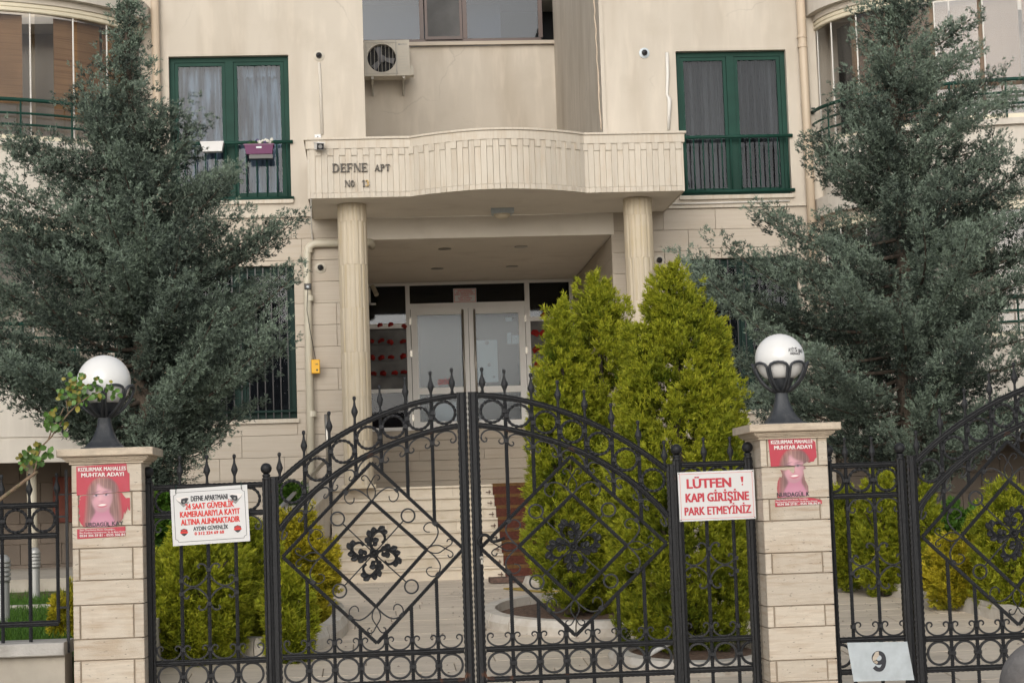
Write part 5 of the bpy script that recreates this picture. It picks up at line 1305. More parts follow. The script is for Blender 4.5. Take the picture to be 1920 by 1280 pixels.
for poly in ([(1636,1232),(1641,1222),(1647,1220),(1648,1228),(1642,1236),(1641,1240),(1636,1238)], [(1640,1236),(1646,1240),(1644,1244),(1638,1241)]): MB().prism([l9(*q) for q in poly], -.004, -.003).build('flaked_patch', K['pill'], s9)

# ---------------- torn election posters, flat prints pasted on the pillar stones
def poster(xc, ztop, rows, outline_, face, hairs, label, extra):
    YPp = 11.4-.0015
    t = thing('election_poster', label, 'poster', (xc, YPp, ztop), group='torn election posters'); s = 1/316.
    L = lambda pts: [(x*s, -y*s) for x, y in pts]
    for o in outline_: MB().prism(L(o), -.0008, 0).build('paper', K['poster'], t)
    for i, (o, m) in enumerate(hairs): MB().prism(L(o), -.0014-.0002*i, -.0009-.0002*i).build('portrait', m, t)
    portrait(t, outline_[:2], 0, -1.5 if xc > 0 else 0)
    for (b_, h, x, y, m, wd, bo) in rows: text(b_, h*s, x*s, -y*s, m, t, y=-.0028, width=wd*s, bold=bo*.7)
    return t
def portrait(t, polys, cx_=0, cy_=0, step=1.0):
    """the printed photograph: a fine grid of coloured cells, clipped to the paper that is left"""
    s_ = 1/316.; X, Y = np.meshgrid(np.arange(2, 97, step), np.arange(18, 116, step)); x = X-cx_; y = Y-cy_
    def sm(e): return 1/(1+np.exp(-e))
    def ell(cx, cy, rx, ry, soft=1.5, rot=0):
        c, q = math.cos(rot), math.sin(rot); u = (x-cx)*c+(y-cy)*q; v = -(x-cx)*q+(y-cy)*c
        return sm((1-np.sqrt((u/rx)**2+(v/ry)**2))*min(rx, ry)/soft*2)
    col = np.zeros(X.shape+(3,)); col[:] = (.47,.042,.068); msk = np.zeros(X.shape)
    def lay(m, c):
        nonlocal col, msk
        c = np.array(c) if not isinstance(c, np.ndarray) else c
        col = col*(1-m[...,None])+c*m[...,None]; msk = np.maximum(msk, m)
    fall = np.clip((y-45)/60, 0, 1)
    hx = 47+(x-47)/(1+.22*fall)
    hair = sm((1-np.sqrt(((hx-48)/28.5)**2+(np.minimum(y-52, 0)/30)**2))*14)*sm((112-y)*2)
    strand = .5+.5*np.sin(x*1.15+2.2*np.sin(y*.05+x*.08))*np.cos(x*.43+y*.03)
    hc = np.array((.25,.125,.12))[None,None]*(1-strand[...,None])+np.array((.43,.25,.215))[None,None]*strand[...,None]
    hc = hc*(.75+.4*sm((40-y)/6)*np.exp(-((x-40)/12)**2))[...,None]; lay(hair, hc)
    lay(ell(63, 38, 9, 14, 3, -.3)*.6, (.12,.07,.09)); lay(ell(31, 84, 6, 20, 4, -.1)*.7, (.15,.08,.09)); lay(ell(64, 92, 4, 18, 3)*.45, (.2,.1,.1))
    lay(sm((13+np.clip(y-86, 0, 40)*.55-abs(x-46))*1.2)*sm((y-74)*.8), (.50,.20,.29)); lay(ell(47, 104, 18, 9, 6)*.7, (.62,.30,.40))
    fc = ell(45.5, 58, 19.5, 28, 1.4, .05); sh = .80+.22*np.exp(-((x-42)/13)**2-((y-50)/22)**2)-.16*sm((y-80)/3)-.14*sm((x-60)/2.5)
    lay(fc, np.array((.66,.36,.41))*np.ones(X.shape+(1,))*sh[...,None])
    lay(ell(55, 35, 18, 8, 2.2, .45)*.9, hc*.85); lay(ell(30.5, 45, 5, 17, 2.2, .2)*.9, hc*.85)
    for ex, ey in ((35, 54.5), (53, 53.5)):
        lay(ell(ex, ey-1, 6, 3.4, 2)*.5, (.30,.13,.20)); lay(ell(ex, ey, 4.6, 1.9, .8)*.9, (.62,.50,.55)); lay(ell(ex+.3, ey, 2.0, 1.9, .6), (.06,.05,.09)); lay(ell(ex, ey-1.9, 5, .8, .5)*.9, (.08,.05,.07))
        lay(ell(ex+.5, ey-6.2, 6, .9, .7, -.12 if ex > 40 else -.3)*.75, (.18,.09,.11))
    lay(ell(43.5, 66, 4.4, 1.6, 1)*.5, (.38,.13,.19)); lay(ell(42, 60, 1.8, 7, 2)*.35, (.78,.48,.52))
    lay(ell(36, 66, 5, 4, 3)*.35, (.72,.34,.42)); lay(ell(55, 65, 5, 4, 3)*.3, (.66,.30,.38))
    lay(ell(46, 73.2, 8.6, 3.8, .9, -.07), (.50,.10,.16)); lay(ell(46, 72.4, 7, 1.9, .5, -.07), (.86,.80,.78)); lay(ell(46, 79.5, 6, 1.2, 1)*.35, (.36,.13,.2))
    def inside(px, py, pl):
        r_ = np.zeros(px.shape, bool); n = len(pl)
        for i in range(n):
            (x1, y1), (x2, y2) = pl[i], pl[(i+1) % n]
            if y1 == y2: continue
            r_ ^= ((y1 > py) != (y2 > py)) & (px < (x2-x1)*(py-y1)/(y2-y1)+x1)
        return r_
    ok = np.zeros(X.shape, bool)
    for pl in polys: ok |= inside(X+step/2, Y+step/2, pl)
    ok &= msk > .25
    v = []; f = []; c = []
    for i, j in np.argwhere(ok):
        a, b = X[i, j]*s_, -Y[i, j]*s_; h = step*s_; k = len(v); v += [(a, -.0022, b), (a+h, -.0022, b), (a+h, -.0022, b-h), (a, -.0022, b-h)]; f.append((k, k+3, k+2, k+1)); c += [(*col[i, j], 1)]*4
    me = bpy.data.meshes.new('portrait'); me.from_pydata(v, [], f); at_ = me.color_attributes.new('ink', 'FLOAT_COLOR', 'POINT'); at_.data.foreach_set('color', np.array(c, dtype=np.float32).ravel())
    me.materials.append(K['print']); me.update(); ob('portrait', me, t)
pw = K['pale']
x, z = P(143, 873.5, 11.4)
j1 = 923-873.5+3; j2 = 987-873.5+2.5
pA = poster(x, z, [('KIZILIRMAK MAHALLES', 7, 47, 10, pw, 87, .05), ('MUHTAR ADAYI', 7.2, 48, 20.5, pw, 77, .06), ('URDAGÜL', 7.5, 38, 112, K['ink'], 44, .03), ('KAY', 7.5, 74, 111, K['ink'], 20, .03), ('Sizin Önerileriniz Benim Önceliğim...', 3, 38, 119.5, pw, 66, .03), ('Ben Kendime Güveniyorum, Siz de Bana Güveni', 3, 47, 124.5, pw, 84, .03), ('0534 306 59 81 - 0535 506 84', 4.4, 46, 130.5, pw, 82, .05)],
    [[(0,1),(46,-1),(92,-3),(92,8),(94,15),(97,16),(97,26),(97,49.5),(60,51),(0,54)],
     [(5,59),(8,55.2),(30,53.6),(82,51.2),(86,57),(90,62),(97,61),(97,85),(94,83),(93,76),(91,88),(90,82),(88,92),(86,86),(84,98),(80,104),(70,112),(40,113),(12,112),(7,106),(3,98),(6,92),(3,86),(5,80),(2,74),(5,68),(3,63),(7,62)],
     [(0,116),(50,115),(88,113.5),(88,129),(86,131),(60,132),(0,134)]], None, [],
    'red election poster with the smiling woman almost whole on the left pillar', None)
x, z = P(1441, 822.5, 11.4)
pB = poster(x, z, [('KIZILIRMAK MAHALLE', 7, 44, 10, pw, 80, .05), ('MUHTAR ADAYI', 7.2, 46, 20.5, pw, 72, .06), ('NURDAGÜL K', 8, 42, 110, K['ink'], 62, .03), ('Sizin Önerileriniz Benim Önceliğim', 2.6, 40, 116.5, pw, 60, .03), ('Ben Kendime Güveniyorum, Siz de Bana Güvenin', 2.6, 48, 121, pw, 80, .03), ('0534 306 59 81 - 0535 506 84 91', 4.4, 52, 126.5, pw, 82, .05)],
    [[(-1,.6),(74.6,-2.5),(76.5,0),(82,2.5),(89.6,8.7),(91,37.5),(87.7,40),(85,45),(79,45.6),(76,47.5),(71.5,45.6),(64,49.4),(63.4,51.8),(2,52.6)],
     [(48.4,53.2),(66.5,53.2),(69,58),(64,60),(64.6,70),(66.5,80),(71.5,91),(72,100),(70,110),(11.5,112),(12.7,102.5),(12,94),(14,81),(17.7,73),(22,73.7),(23.4,67.5),(20,59.4),(29,60.6),(36.5,58.7),(40,63.7),(44,67),(46.5,65),(47.2,58)],
     [(7,116),(34,114),(71,113),(83,115),(96.5,118.7),(97,125.6),(7,128.7)]], None,
    [], 'red election poster torn across the nose of the smiling woman on the right pillar', None)

# ================================================================== PLANTS
def kerb_ring(name, label, cx_, cy_, rx_, ry_, n, h=.16, a0=0, a1=2*PI, wd=.13):
    t = thing(name, label, 'planter kerb', (cx_, cy_, 0))
    for i in range(n):
        A, B = a0+(a1-a0)*i/n+.006, a0+(a1-a0)*(i+1)/n-.006; mb = MB(); m = 3
        for k in range(m+1):
            a = A+(B-A)*k/m; c_, s_ = math.cos(a), math.sin(a)
            for (o, z_) in ((0,-.02),(.01,h*.55),(-.02,h),(-wd,h),(-wd-.01,-.02)):
                X_, Y_ = (rx_+o)*c_, (ry_+o)*s_; zb = gz(cy_+Y_); mb.v.append((X_, Y_, zb+(z_ if z_ > 0 else -.05)))
        for k in range(m):
            q = k*5; mb.f += [(q+j, q+5+j, q+6+j, q+1+j) for j in range(4)]
        mb.f += [(4,3,2,1,0), tuple(m*5+j for j in range(5))]
        mb.build('kerb_stone', K['kerb'], t)
    so_ = MB(); nn = 30; so_.v.append((0, 0, gz(cy_)+h*.55))
    for i in range(nn): a = 2*PI*i/nn; Y_ = (ry_-wd)*math.sin(a); so_.v.append(((rx_-wd)*math.cos(a), Y_, gz(cy_+Y_)+h*.40))
    so_.f = [(0, 1+i, 1+(i+1) % nn) for i in range(nn)]
    if a1-a0 > 6: so_.build('soil', K['soil'], t)
    return t
rgx, rgy = G(1128, 1165)
kerb_ring('planter_ring', 'oval ring of pale marble kerb stones round the left golden thuja', rgx, 17.3, 1.06, 1.20, 20, .13)
r2x = P(1300, 1190, 14.6)[0]
kerb_ring('planter_ring', 'nearest oval ring of marble kerb stones round the taller golden thuja', r2x, 14.6, .64, .80, 16, .10)
r3x = P(1075, 1115, 21)[0]
kerb_ring('planter_ring', 'farthest small marble planter ring beside the ochre mat', r3x+.1, 21.2, .62, .8, 14, .15)
blx = P(520, 1150, 17.3)[0]
kerb_ring('planter_ring', 'marble kerb ring round the orange gold ball bush left of the steps', blx, 17.3, .62, 1.7, 18, .16)
# clods on the soil
rg = np.random.default_rng(21)
tag(MB().tube([(r2x-.42, 14.1, gz(14.1)+.13), (r2x-.2, 14.5, gz(14.5)+.15), (r2x+.1, 14.7, gz(14.7)+.17)], .018, 8).build('garden_hose', K['cable'], smooth=True), 'white hose end lying in the nearest planter ring', 'hose')

def skeleton_tree(name, label, cat, base, H, env, mats, rng, nbr, lean=(0,0), plume_len=.185, blades=3, L=.033, Wd=.0068, h0=.12, trunk_r=.10, rise=(.10,.50), density=1.0, group=None, tipbend=.35, dens_plumes=2):
    """trunk with whorls of limbs, every limb carrying feathery plumes out to an uneven envelope"""
    t = thing(name, label, cat, base, group=group)
    def tr(h): u = h/H; return np.array([lean[0]*u**1.3+.04*math.sin(h*2.1), lean[1]*u+.04*math.cos(h*1.7), h])
    tm = MB().tube([tuple(tr(H*i/14)) for i in range(15)], [trunk_r*(1-i/14.6)**.8+.008 for i in range(15)], 9)
    cen = []; dirs = []; tint = []
    ga = 2.39996
    for i in range(nbr):
        u = (i+.5)/nbr; u = u**1.02; h = H*(h0+(1-h0)*u*.985)
        az = i*ga+rng.uniform(-.4,.4); d = np.array([math.cos(az), math.sin(az), 0])
        R_ = env(h/H, az)*(rng.uniform(.92, 1.12) if i % 3 else rng.uniform(.5,.85))
        R_ = max(.04, R_-.07)
        s0 = tr(h*(1-.10*(1-u))); up_ = R_*rng.uniform(*rise); n_ = max(4, int(R_/.09))
        pts = []
        side = np.array([-d[1], d[0], 0])*rng.uniform(-.25,.25)*R_
        for k in range(n_+1):
            s = k/n_; p = s0+d*R_*s+side*s*s+np.array([0,0, up_*(s**1.5)*1.0-.10*R_*math.sin(PI*s)]); pts.append(p)
        if R_ > .25: tm.tube([tuple(q) for q in pts], [max(.004, .017*(1-.85*k/n_)*min(1.6, R_)) for k in range(n_+1)], 5, caps=False)
        lt = rng.uniform(.1,.9)
        nl_ = max(2, int(R_/.15)+1)
        for k in range(nl_+1):
            s = .30+.70*k/nl_ if R_ > .5 else k/nl_
            for rep in range((dens_plumes if rng.random() < .6 else 1) if R_ > .3 else 1):
                j = min(n_, s*n_); i0 = min(int(j), n_-1); c0 = pts[i0]+(pts[i0+1]-pts[i0])*(j-i0)
                lr_ = plume_len*rng.uniform(.65,1.2)*(1.15-.35*s)*(.45+.55*min(1, R_/.9))
                off = rng.normal(size=3); off[2] = abs(off[2])*.6; c0 = c0+off*lr_*(.45 if rep else .1)
                ax_ = d*.75+np.array([0,0,.35+tipbend*rng.random()])+rng.normal(size=3)*.25; ax_ /= np.linalg.norm(ax_)
                m = max(6, int(33*density*(lr_/plume_len)**2))
                q = rng.normal(size=(m,3)); q /= np.linalg.norm(q, axis=1)[:,None]; q *= (.72+.28*rng.random(m))[:,None]; q = q[q[:,2] > -.75]; m = len(q)
                e_ = (q@ax_)[:,None]; q2 = q*(1+.16*np.sin(q[:,[0]]*9+lt*20)*np.sin(q[:,[1]]*8+3)*1.5); pos = c0+(q2*np.array([.82,.82,.62])+ax_*e_*1.0)*lr_
                # fine feathery teeth along the outside of the lobe
                pos = pos+ax_*lr_*.12*np.sin(q[:,[0]]*17+q[:,[1]]*13)
                dd_ = q+ax_*.8+np.array([0,0,.25]); dd_ /= np.linalg.norm(dd_, axis=1)[:,None]
                tn = np.clip(lt+rng.uniform(-.25,.25)+.35*e_[:,0]+.2*q[:,2]+rng.uniform(-.25,.25,m), 0, 1)  # upper side of each lobe tinted lighter, top light put into the colour
                kk = 4; pos = np.repeat(pos, kk, 0); dd_ = np.repeat(dd_, kk, 0); tn = np.repeat(tn, kk)
                pos = pos+dd_*(rng.random(len(pos))[:,None]-.4)*.060+rng.normal(size=pos.shape)*.010
                dd_ = dd_+rng.normal(size=pos.shape)*.22
                cen.append(pos); dirs.append(dd_); tint.append(tn)
    cen = np.concatenate(cen); dirs = np.concatenate(dirs); dirs /= np.linalg.norm(dirs, axis=1)[:,None]; tint = np.concatenate(tint)
    tm.build('trunk', K['bark'], t, smooth=True)
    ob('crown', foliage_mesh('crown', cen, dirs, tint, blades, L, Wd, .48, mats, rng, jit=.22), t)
    print(name, len(cen)*blades, 'blades')
    return t
def envelope(tab, S, x_tr):
    """tab: rows (height fraction, left px, right px) measured from the trunk line; interpolated round the trunk"""
    hs_ = [r_[0] for r_ in tab]; lf = [r_[1]/S for r_ in tab]; rt = [r_[2]/S for r_ in tab]
    def f(u, az):
        l = np.interp(u, hs_, lf); r = np.interp(u, hs_, rt); c_ = math.cos(az); l *= 1.06; r *= 1.10
        if c_ > 0: return r*c_*c_+(l+r)/2*.9*(1-c_*c_)
        return l*c_*c_+(l+r)/2*.9*(1-c_*c_)
    return f
YT = 20.0; S_T = F/YT
bx_ = P(285, 900, YT)[0]; ztop_ = P(235, -60, YT)[1]; HT = ztop_-.8
def hf(py): return (P(285, py, YT)[1]-.8)/HT
env1 = envelope([(0,20,20),(hf(860),130,90),(hf(800),260,190),(hf(740),310,255),(hf(660),320,282),(hf(590),310,280),(hf(520),300,255),(hf(450),290,215),(hf(380),262,172),(hf(320),225,150),(hf(270),195,120),(hf(220),150,95),(hf(160),90,50),(hf(100),62,48),(hf(50),42,30),(hf(0),26,20),(1,5,5)], S_T, 285)
rng1 = np.random.default_rng(12)
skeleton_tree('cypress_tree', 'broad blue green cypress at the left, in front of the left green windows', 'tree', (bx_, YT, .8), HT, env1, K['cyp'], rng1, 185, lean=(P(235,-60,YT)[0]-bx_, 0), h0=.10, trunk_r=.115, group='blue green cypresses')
YT2 = 21.0; S2 = F/YT2
bx2 = P(1712, 950, YT2)[0]; zt2 = P(1670, -110, YT2)[1]; HT2 = zt2-.72
def hf2(py): return (P(1700, py, YT2)[1]-.72)/HT2
env2 = envelope([(0,20,20),(hf2(900),60,60),(hf2(850),150,160),(hf2(800),290,250),(hf2(740),350,270),(hf2(640),375,280),(hf2(560),380,280),(hf2(480),345,270),(hf2(420),285,250),(hf2(370),225,245),(hf2(320),175,240),(hf2(270),160,235),(hf2(220),150,200),(hf2(160),90,165),(hf2(100),80,165),(hf2(50),80,110),(hf2(0),65,75),(hf2(-60),40,40),(1,5,5)], S2, 1712)
rng2 = np.random.default_rng(31)
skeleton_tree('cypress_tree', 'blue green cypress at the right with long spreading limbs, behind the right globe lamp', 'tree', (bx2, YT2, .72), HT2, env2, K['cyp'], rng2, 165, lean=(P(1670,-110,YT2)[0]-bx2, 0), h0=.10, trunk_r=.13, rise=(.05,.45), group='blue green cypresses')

def dense_shrub(name, label, base, prof_, rng, m, nl=900, L=.055, Wd=.010, blades=3, stem=.05, plume=.14, group=None, cat='shrub', up_=.8, squash=1., lump=.16, seed=0, lobe=.15):
    """upright or rounded evergreen: fans of scale-leaf sprays over a lumpy body; prof_ rows (height m, radius m)"""
    t = thing(name, label, cat, base, group=group)
    hs_ = [r_[0] for r_ in prof_]; rs_ = [r_[1] for r_ in prof_]; H = hs_[-1]
    ph = rng.uniform(0, 6, 8)
    def lum(h, a): return 1+lump*(math.sin(3*a+ph[0]+h*2.3)+.7*math.sin(5*a+ph[1]-h*4.1)+.5*math.sin(2*a+ph[2]+h*6.3))*.6
    # cumulative area sampling
    hh = np.linspace(hs_[0], H, 200); ww = np.interp(hh, hs_, rs_)+.03; cw = np.cumsum(ww); cw /= cw[-1]
    cen = []; dirs = []; tint = []
    area = 2*PI*sum((rs_[i]+rs_[i+1])/2*max(.02,abs(hs_[i+1]-hs_[i])) for i in range(len(hs_)-1))
    lsz = lobe; nlobe = max(12, int(area/(lsz*lsz*1.25))); per = max(4, nl//nlobe)
    for i in range(nlobe):
        h = float(np.interp((i+rng.random())/nlobe, cw, hh)); a = i*2.39996+rng.uniform(-.5,.5)
        rr0 = float(np.interp(h, hs_, rs_))*lum(h, a); sz = lsz*rng.uniform(.65,1.35)*(.55+.45*min(1, rr0/.25))
        o = np.array([math.cos(a), math.sin(a)*squash, 0]); r_ = max(0., rr0-sz*1.0)*rng.uniform(.92,1.06)
        ax_ = o*rng.uniform(.35,.75)+np.array([0,0,up_])+rng.normal(size=3)*.12; ax_ /= np.linalg.norm(ax_)
        c0 = np.array([o[0]*r_, o[1]*r_, max(sz*.3, h-sz*1.2)]); lt = rng.uniform(.25,.85)
        for _ in range(per):
            q = rng.normal(size=3); q /= np.linalg.norm(q); q *= rng.random()**.4
            if q@o < -.35: q = -q
            e_ = q@ax_; c1 = c0+(q*np.array([.8,.8,.9])+ax_*max(0,e_)*1.0)*sz
            pd = ax_*1.1+q*.55+rng.normal(size=3)*.15; pd /= np.linalg.norm(pd)
            sd = np.cross(pd, rng.normal(size=3)); sd /= np.linalg.norm(sd)
            pl = plume*rng.uniform(.55,1.0)*.62; k_ = 12
            u = rng.random(k_)[:,None]; v = rng.uniform(-1,1,k_)[:,None]
            cen.append(c1+pd*pl*(u-.5)+sd*v*pl*.45*(1-u*.6)); dirs.append(pd[None]*.9+sd[None]*v*.7)
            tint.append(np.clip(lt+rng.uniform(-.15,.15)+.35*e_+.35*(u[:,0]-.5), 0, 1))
    cen = np.concatenate(cen); dirs = np.concatenate(dirs); dirs /= np.linalg.norm(dirs, axis=1)[:,None]; tint = np.concatenate(tint)
    sm_ = MB(); sm_.tube([(0,0,-.05),(.02,0,H*.3),(0,.02,H*.85)], [stem,stem*.8,stem*.2], 8)
    for k in range(7):
        a = k*2.4; sm_.tube([(0,0,H*(.03+.05*k)), (.35*rs_[len(rs_)//2]*math.cos(a), .35*rs_[len(rs_)//2]*math.sin(a), H*(.2+.08*k)), (.7*rs_[len(rs_)//2]*math.cos(a), .7*rs_[len(rs_)//2]*math.sin(a), H*(.32+.08*k))], [stem*.45, stem*.3, stem*.1], 5)
    sm_.build('trunk', K['bark'], t, smooth=True)
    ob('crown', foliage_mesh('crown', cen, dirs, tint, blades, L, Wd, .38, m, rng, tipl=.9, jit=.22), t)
    return t
def shrub_px(name, label, Y, xc, ybase, rows, seed, m, **k):
    """rows: (py, half width px)"""
    bx, bz = P(xc, ybase, Y); S = F/Y; fx = 1.06 if name == 'golden_thuja' else 1.0
    rows = sorted(rows, reverse=True); pr_ = [((ybase-py)/S*(.985 if fx > 1 else 1), hw*fx/S) for py, hw in rows]
    return dense_shrub(name, label, (bx, Y, bz), pr_, np.random.default_rng(seed), m, **k)
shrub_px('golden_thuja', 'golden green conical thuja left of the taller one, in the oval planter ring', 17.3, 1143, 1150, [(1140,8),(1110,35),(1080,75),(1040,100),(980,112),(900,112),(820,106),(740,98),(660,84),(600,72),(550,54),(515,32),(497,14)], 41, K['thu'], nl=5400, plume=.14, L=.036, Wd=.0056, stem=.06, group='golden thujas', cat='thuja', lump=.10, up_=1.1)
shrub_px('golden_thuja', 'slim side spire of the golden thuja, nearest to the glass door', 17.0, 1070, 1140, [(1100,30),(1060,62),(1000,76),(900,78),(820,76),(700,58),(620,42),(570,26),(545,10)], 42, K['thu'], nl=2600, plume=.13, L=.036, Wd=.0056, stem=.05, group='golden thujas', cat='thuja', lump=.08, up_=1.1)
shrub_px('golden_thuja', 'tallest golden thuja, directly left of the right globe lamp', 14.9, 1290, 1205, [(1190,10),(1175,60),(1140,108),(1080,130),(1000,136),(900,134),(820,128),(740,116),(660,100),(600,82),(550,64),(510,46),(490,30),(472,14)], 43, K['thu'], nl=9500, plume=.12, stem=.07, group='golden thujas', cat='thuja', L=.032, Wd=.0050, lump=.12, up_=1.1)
shrub_px('golden_bush', 'golden bush behind the left side panel, nearest to the left pillar', 15.6, 372, 1240, [(1225,30),(1200,75),(1150,98),(1090,102),(1040,92),(1000,60),(985,10)], 44, K['thu'], nl=3500, plume=.12, L=.032, Wd=.0058, group='golden bushes on the left')
shrub_px('golden_bush', 'golden bush behind the left side panel, right next to the gate hinge', 16.2, 452, 1225, [(1215,30),(1180,75),(1120,95),(1060,92),(1010,75),(978,40),(965,8)], 45, K['thu'], nl=3500, plume=.12, L=.032, Wd=.0058, group='golden bushes on the left')
shrub_px('golden_bush', 'orange gold rounded bush behind the left gate leaf, beside the steps', 17.4, 552, 1190, [(1170,20),(1130,58),(1090,74),(1040,80),(1000,72),(970,52),(950,22),(946,5)], 46, K['gold'], nl=3500, plume=.11, L=.032, Wd=.0058, up_=.5, lump=.07, group='golden bushes on the left')
shrub_px('golden_bush', 'low green gold bush behind the lower left corner of the gate', 15.4, 545, 1245, [(1235,15),(1200,38),(1150,48),(1110,42),(1080,20),(1070,5)], 47, K['thu'], nl=1100, plume=.12, L=.045, Wd=.009, group='golden bushes on the left')
shrub_px('golden_bush', 'small pale golden shrub on the lawn left of the left pillar', 13.2, 122, 1235, [(1225,12),(1180,24),(1140,22),(1110,10),(1098,3)], 48, K['gold'], nl=420, plume=.10, L=.035, Wd=.007, group='golden bushes on the left')
fl = MB(); rf = random.Random(55)
for i in range(420):
    if i % 3 == 0: a_, b_ = rf.uniform(-1.2, 5.5), rf.uniform(12, 24)
    else:
        a_, b_ = rf.gauss(rgx+.3, 1.2), rf.gauss(16.2, 1.6)
    sz_ = rf.uniform(.006,.018); an = rf.uniform(0, 6); z_ = gz(b_)+rf.uniform(.004,.012)
    fl.add([(a_+sz_*math.cos(an), b_+sz_*math.sin(an), z_), (a_-sz_*.4*math.sin(an), b_+sz_*.4*math.cos(an), z_+.006), (a_-sz_*math.cos(an), b_-sz_*math.sin(an), z_), (a_+sz_*.4*math.sin(an), b_-sz_*.4*math.cos(an), z_+.002)], [(0,1,2,3)])
fl.build('fallen_leaves', K['soil'], kind='stuff')
# right hand bed: kerb and row of bushes
kp = [G(1545, 1098), G(1640, 1113), G(1740, 1130), G(1830, 1152), G(1925, 1180), G(2050, 1225)]
kb = thing('bed_kerb', 'curving pale marble kerb in front of the golden bushes on the right', 'kerb', (kp[0][0], kp[0][1], 0))
def kpt(s):
    n_ = len(kp)-1; i = min(int(s*n_), n_-1); u = s*n_-i; return kp[i][0]+(kp[i+1][0]-kp[i][0])*u, kp[i][1]+(kp[i+1][1]-kp[i][1])*u
for i in range(13):
    (xa, ya), (xb_, yb_) = kpt(i/13+.001), kpt((i+1)/13-.001); ox, oy = kp[0]
    d = Vector((xb_-xa, yb_-ya)); n2 = Vector((-d.y, d.x)).normalized()*.13
    if n2.y < 0: n2 = -n2
    mb = MB(); h = .135
    for (u, v) in ((xa, ya), (xb_, yb_)):
        for (f_, z_) in ((0,-.03),(.06,h*.6),(.2,h),(1,h),(1,-.03)): mb.v.append((u+n2.x*f_-ox, v+n2.y*f_-oy, gz(v)+z_))
    mb.f += [(j, j+5, j+6, j+1) for j in range(4)]+[(4,3,2,1,0),(5,6,7,8,9)]
    mb.build('kerb_stone', K['kerb'], kb)
pb_ = MB()
for (u, v) in [(kp[0][0]-1.2, kp[0][1])]+kp: pb_.v += [(u, v+.1, gz(v+.1)+.10), (u+.3, 21.5, .80)]
pb_.f = [(2*i, 2*i+2, 2*i+3, 2*i+1) for i in range(len(kp))]; pb_.build('planting_bed', K['soil'], kind='structure')
for i, (xc, yb_, Y, rows, m_, lbl) in enumerate((
    (1592, 1085, 18.6, [(1080,20),(1040,42),(980,48),(940,40),(915,22),(902,6)], 'thu', 'green gold bush just right of the right pillar, behind the iron panel'),
    (1660, 1098, 18.2, [(1092,25),(1050,50),(980,60),(930,50),(900,32),(880,14),(872,4)], 'thu', 'taller upright golden bush behind the right iron panel post'),
    (1738, 1102, 18.0, [(1095,20),(1050,34),(980,36),(930,28),(905,12),(895,4)], 'thu', 'golden bush just right of the neighbour gate post'),
    (1790, 1112, 17.0, [(1105,40),(1080,58),(1050,62),(1020,48),(1003,20),(998,4)], 'gold', 'low rounded golden bush behind the neighbour gate diamond'),
    (1835, 1120, 17.2, [(1115,28),(1080,45),(1040,48),(1010,38),(985,15),(975,4)], 'thu', 'darker green bush in the middle of the right bed'),
    (1898, 1135, 16.4, [(1130,40),(1080,70),(1020,78),(970,72),(930,52),(905,25),(890,6)], 'thu', 'large golden bush at the right edge, behind the acanthus flower'),
    (1975, 1150, 16.6, [(1140,40),(1080,70),(1000,70),(930,50),(900,20),(890,6)], 'gold', 'golden bush partly beyond the right edge'))):
    shrub_px('golden_bush', lbl, Y, xc, yb_+8, rows, 60+i, K[m_], nl=int(700+10*max(r_[1] for r_ in rows)), plume=.12, L=.036, Wd=.0066, group='golden bushes in the right bed')
shrub_px('laurel_bush', 'dark green leafy bush between the golden bushes at the right', 19.2, 1800, 1090, [(1080,40),(1040,60),(980,65),(950,40),(930,8)], 80, K['grass'], nl=900, plume=.12, L=.06, Wd=.018, up_=.3, group='dark leafy bushes')
shrub_px('laurel_bush', 'dark green leafy bush behind the stair wall at the left', 25.6, 545, 985, [(970,22),(940,28),(915,22),(898,6)], 81, K['grass'], nl=380, plume=.14, L=.07, Wd=.022, up_=.3, group='dark leafy bushes')
shrub_px('laurel_bush', 'sparse dark green shrub beside the left pillar under the camera sign', 19.5, 312, 1010, [(1005,20),(970,34),(935,30),(915,10)], 82, K['grass'], nl=200, plume=.14, L=.07, Wd=.022, up_=.3, group='dark leafy bushes')

# rose branch in front of the left pillar
yr = 11.25
def rp3(px, py, dy=0): x, z = P(px, py, yr+dy); return (x, yr+dy, z)
rose = thing('rose_branch', 'rose branch with fresh green leaves reaching up to the left globe lamp', 'rose', rp3(0, 940))
o0 = Vector(rose.location)
def rl3(p): return tuple(Vector(p)-o0)
main = [(-30,958),(0,936),(28,915),(48,900),(66,886),(71,884)]
st2_ = [(63,888),(68,872),(72,852),(80,835),(97,818),(112,795),(128,775),(146,757),(168,742),(185,733)]
st3_ = [(50,898),(52,885),(50,872),(52,862)]; st4_ = [(90,826),(97,806),(108,788),(120,764)]; st5_ = [(128,775),(124,752),(138,735),(150,728)]
MB().tube([rl3(rp3(*q)) for q in main], [.013,.012,.011,.010,.009,.008], 8).build('stem', K['twig'], rose, smooth=True)
for s_, r_ in ((st2_, .006), (st3_, .004), (st4_, .004), (st5_, .0035)): MB().tube([rl3(rp3(*q)) for q in s_], [r_*(1-.5*i/len(s_)) for i in range(len(s_))], 7).build('stem', K['twig'], rose, smooth=True)
lfm = MB(); Nn = 8
lf_o = [(0,0),(.010,.008),(.0155,.02),(.0135,.034),(0,.046),(-.0135,.034),(-.0155,.02),(-.010,.008)]
lfm.v = [(x, .004*(abs(x)/.0155)**2-.003*z/.046, z) for x, z in lf_o]+[(0,.0035,.012),(0,.004,.024),(0,.003,.036)]
lfm.f = [(0,1,8),(1,2,9,8),(2,3,10,9),(3,4,10),(0,8,7),(8,9,6,7),(9,10,5,6),(10,4,5)]
lg, ly = lfm.mesh('leaf', K['leaf'], True), lfm.mesh('leaf', K['leafy'], True)
rr_ = random.Random(77)
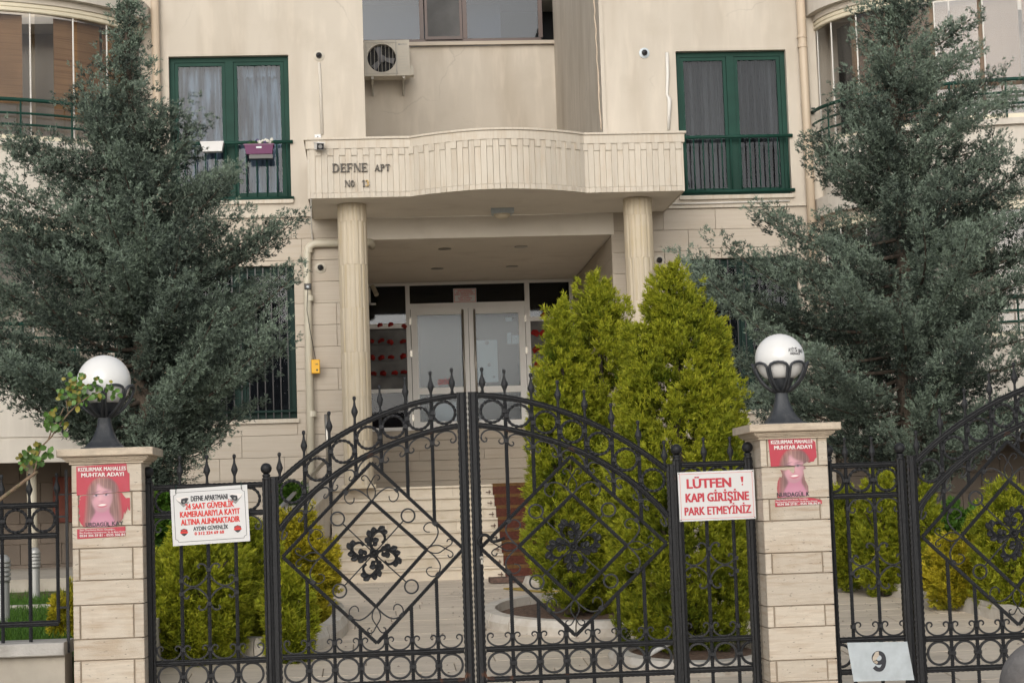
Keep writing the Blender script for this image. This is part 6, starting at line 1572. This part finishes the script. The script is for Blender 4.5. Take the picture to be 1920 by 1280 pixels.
clusters = [(52,860,17,11,.35),(45,868,14,8,.4),(75,862,11,8,.1),(65,845,14,9,.35),(88,852,8,4,.1),(92,790,15,9,.1),(100,775,13,8,.15),(112,800,11,6,.1),(86,795,8,4,0),(128,742,17,10,.4),(140,725,17,11,.35),(150,745,19,12,.25),(165,740,15,8,.2),(185,735,12,7,.15),(203,722,8,3,.1),(158,712,8,4,.2),(180,710,5,3,.1),(130,712,8,4,.7),(215,735,7,3,.1)]
for (cx_, cy_, rad, n_, yl_) in clusters:
    for i in range(int(n_*1.7)):
        a = rr_.uniform(0, 2*PI); q = rr_.random()**.5*rad
        p = rp3(cx_+q*math.cos(a), cy_+q*math.sin(a), rr_.uniform(-.04,.05))
        ob('leaf', ly if rr_.random() < yl_ else lg, rose, rl3(p), (rr_.uniform(-.7,.7), rr_.uniform(0, 2*PI), rr_.uniform(-.8,.8)), scale=[rr_.uniform(.6,1.08)]*3)

# ---------------- garden bollard lights
def boll(px, pbot, ptop, Y, r, label):
    x, zb = P(px, pbot, Y); zt = P(px, ptop, Y)[1]; h = zt-.80; t = thing('bollard_light', label, 'garden light', (x, Y, .80), group='garden bollard lights')
    MB().lathe([(r*.82,0),(r*.82,h*.60),(r*.95,h*.62)], 20).build('post', K['alu'], t, smooth=False)
    for i in range(4): MB().lathe([(r*.6,h*(.64+.062*i)-.012),(r,h*(.64+.062*i)),(r*1.0,h*(.64+.062*i)+.022),(r*.6,h*(.64+.062*i)+.028)], 20).build('louvre', K['alu'], t)
    MB().lathe([(r*.5,h*.6),(r*.5,h*.88)], 14).build('diffuser', K['globelow'], t)
    MB().lathe([(r,h*.875),(r*.98,h*.90),(r*.85,h*.945),(r*.55,h*.985),(r*.01,h)], 20).build('dome', K['alu'], t, smooth=True)
boll(66, 1112, 1025, 20.2, .06, 'aluminium bollard light on the lawn nearer to the left pillar, farther back')
boll(5, 1160, 1038, 15.5, .068, 'aluminium bollard light on the lawn at the left edge, nearer')
rd = thing('wall_box', 'brown red box on the porch wall behind the iron fence', 'box', P(112, 925, YF)[0:1]+(YF+.25, P(112, 925, YF)[1])); MB().cbox(-.14,.22,0,.1,-.42,.25).build('body', K['rooftile'], rd); MB().box(-.12,.2,-.01,0,-.02,.0).build('slot', K['blackp'], rd)
# round topped stone bollard close to the camera, lower right corner
x, z = P(1967, 1288, 6.2); rb_ = 92/ (F/6.2)
sb_ = thing('stone_bollard', 'out of focus grey round topped stone bollard in the lower right corner', 'bollard', (x, 6.2, 0))
MB().lathe([(rb_*1.1,0),(rb_*1.1,.06),(rb_*.9,.1),(rb_*.88, z-rb_*.5)]+[(rb_*math.sin(a), z-rb_*math.cos(a)) for a in [.35*PI+i*.65*PI/14 for i in range(14)]]+[(.001, z+rb_)], 36).build('body', K['stone'], sb_, smooth=True)
# houses across the street, behind the camera, which the glass reflects
for i, (x_, w_, h_) in enumerate(((-16, 12, 5.6), (-1, 13, 4.4), (15, 14, 6.2))):
    hse = thing('opposite_house', ('low cream house with tiled roof across the street, farther left', 'low cream house with tiled roof across the street, opposite the gate', 'taller cream house with tiled roof across the street, farther right')[i], 'house', (x_, -22, 0), group='houses across the street')
    MB().box(-w_/2, w_/2, -6, 0, 0, h_).build('wall', K['plaster'], hse)
    MB().add([(-w_/2-.5,.5,h_),(w_/2+.5,.5,h_),(w_/2+.5,-6.5,h_),(-w_/2-.5,-6.5,h_),(-w_/4,-3,h_+2),(w_/4,-3,h_+2)], [(0,1,5,4),(1,2,5),(2,3,4,5),(3,0,4),(0,3,2,1)]).build('roof', K['rooftile'], hse)
    for k in range(4):
        for f_ in range(int(h_//3)):
            wn = MB().box(-.7,.7,-.02,.06,-.8,.8).build('window', K['white'], hse, (-w_/2+1.8+k*(w_-3.6)/3, .0, 1.8+3*f_)); MB().box(-.6,.6,.061,.07,-.7,.7).build('pane', K['glasst'], wn)
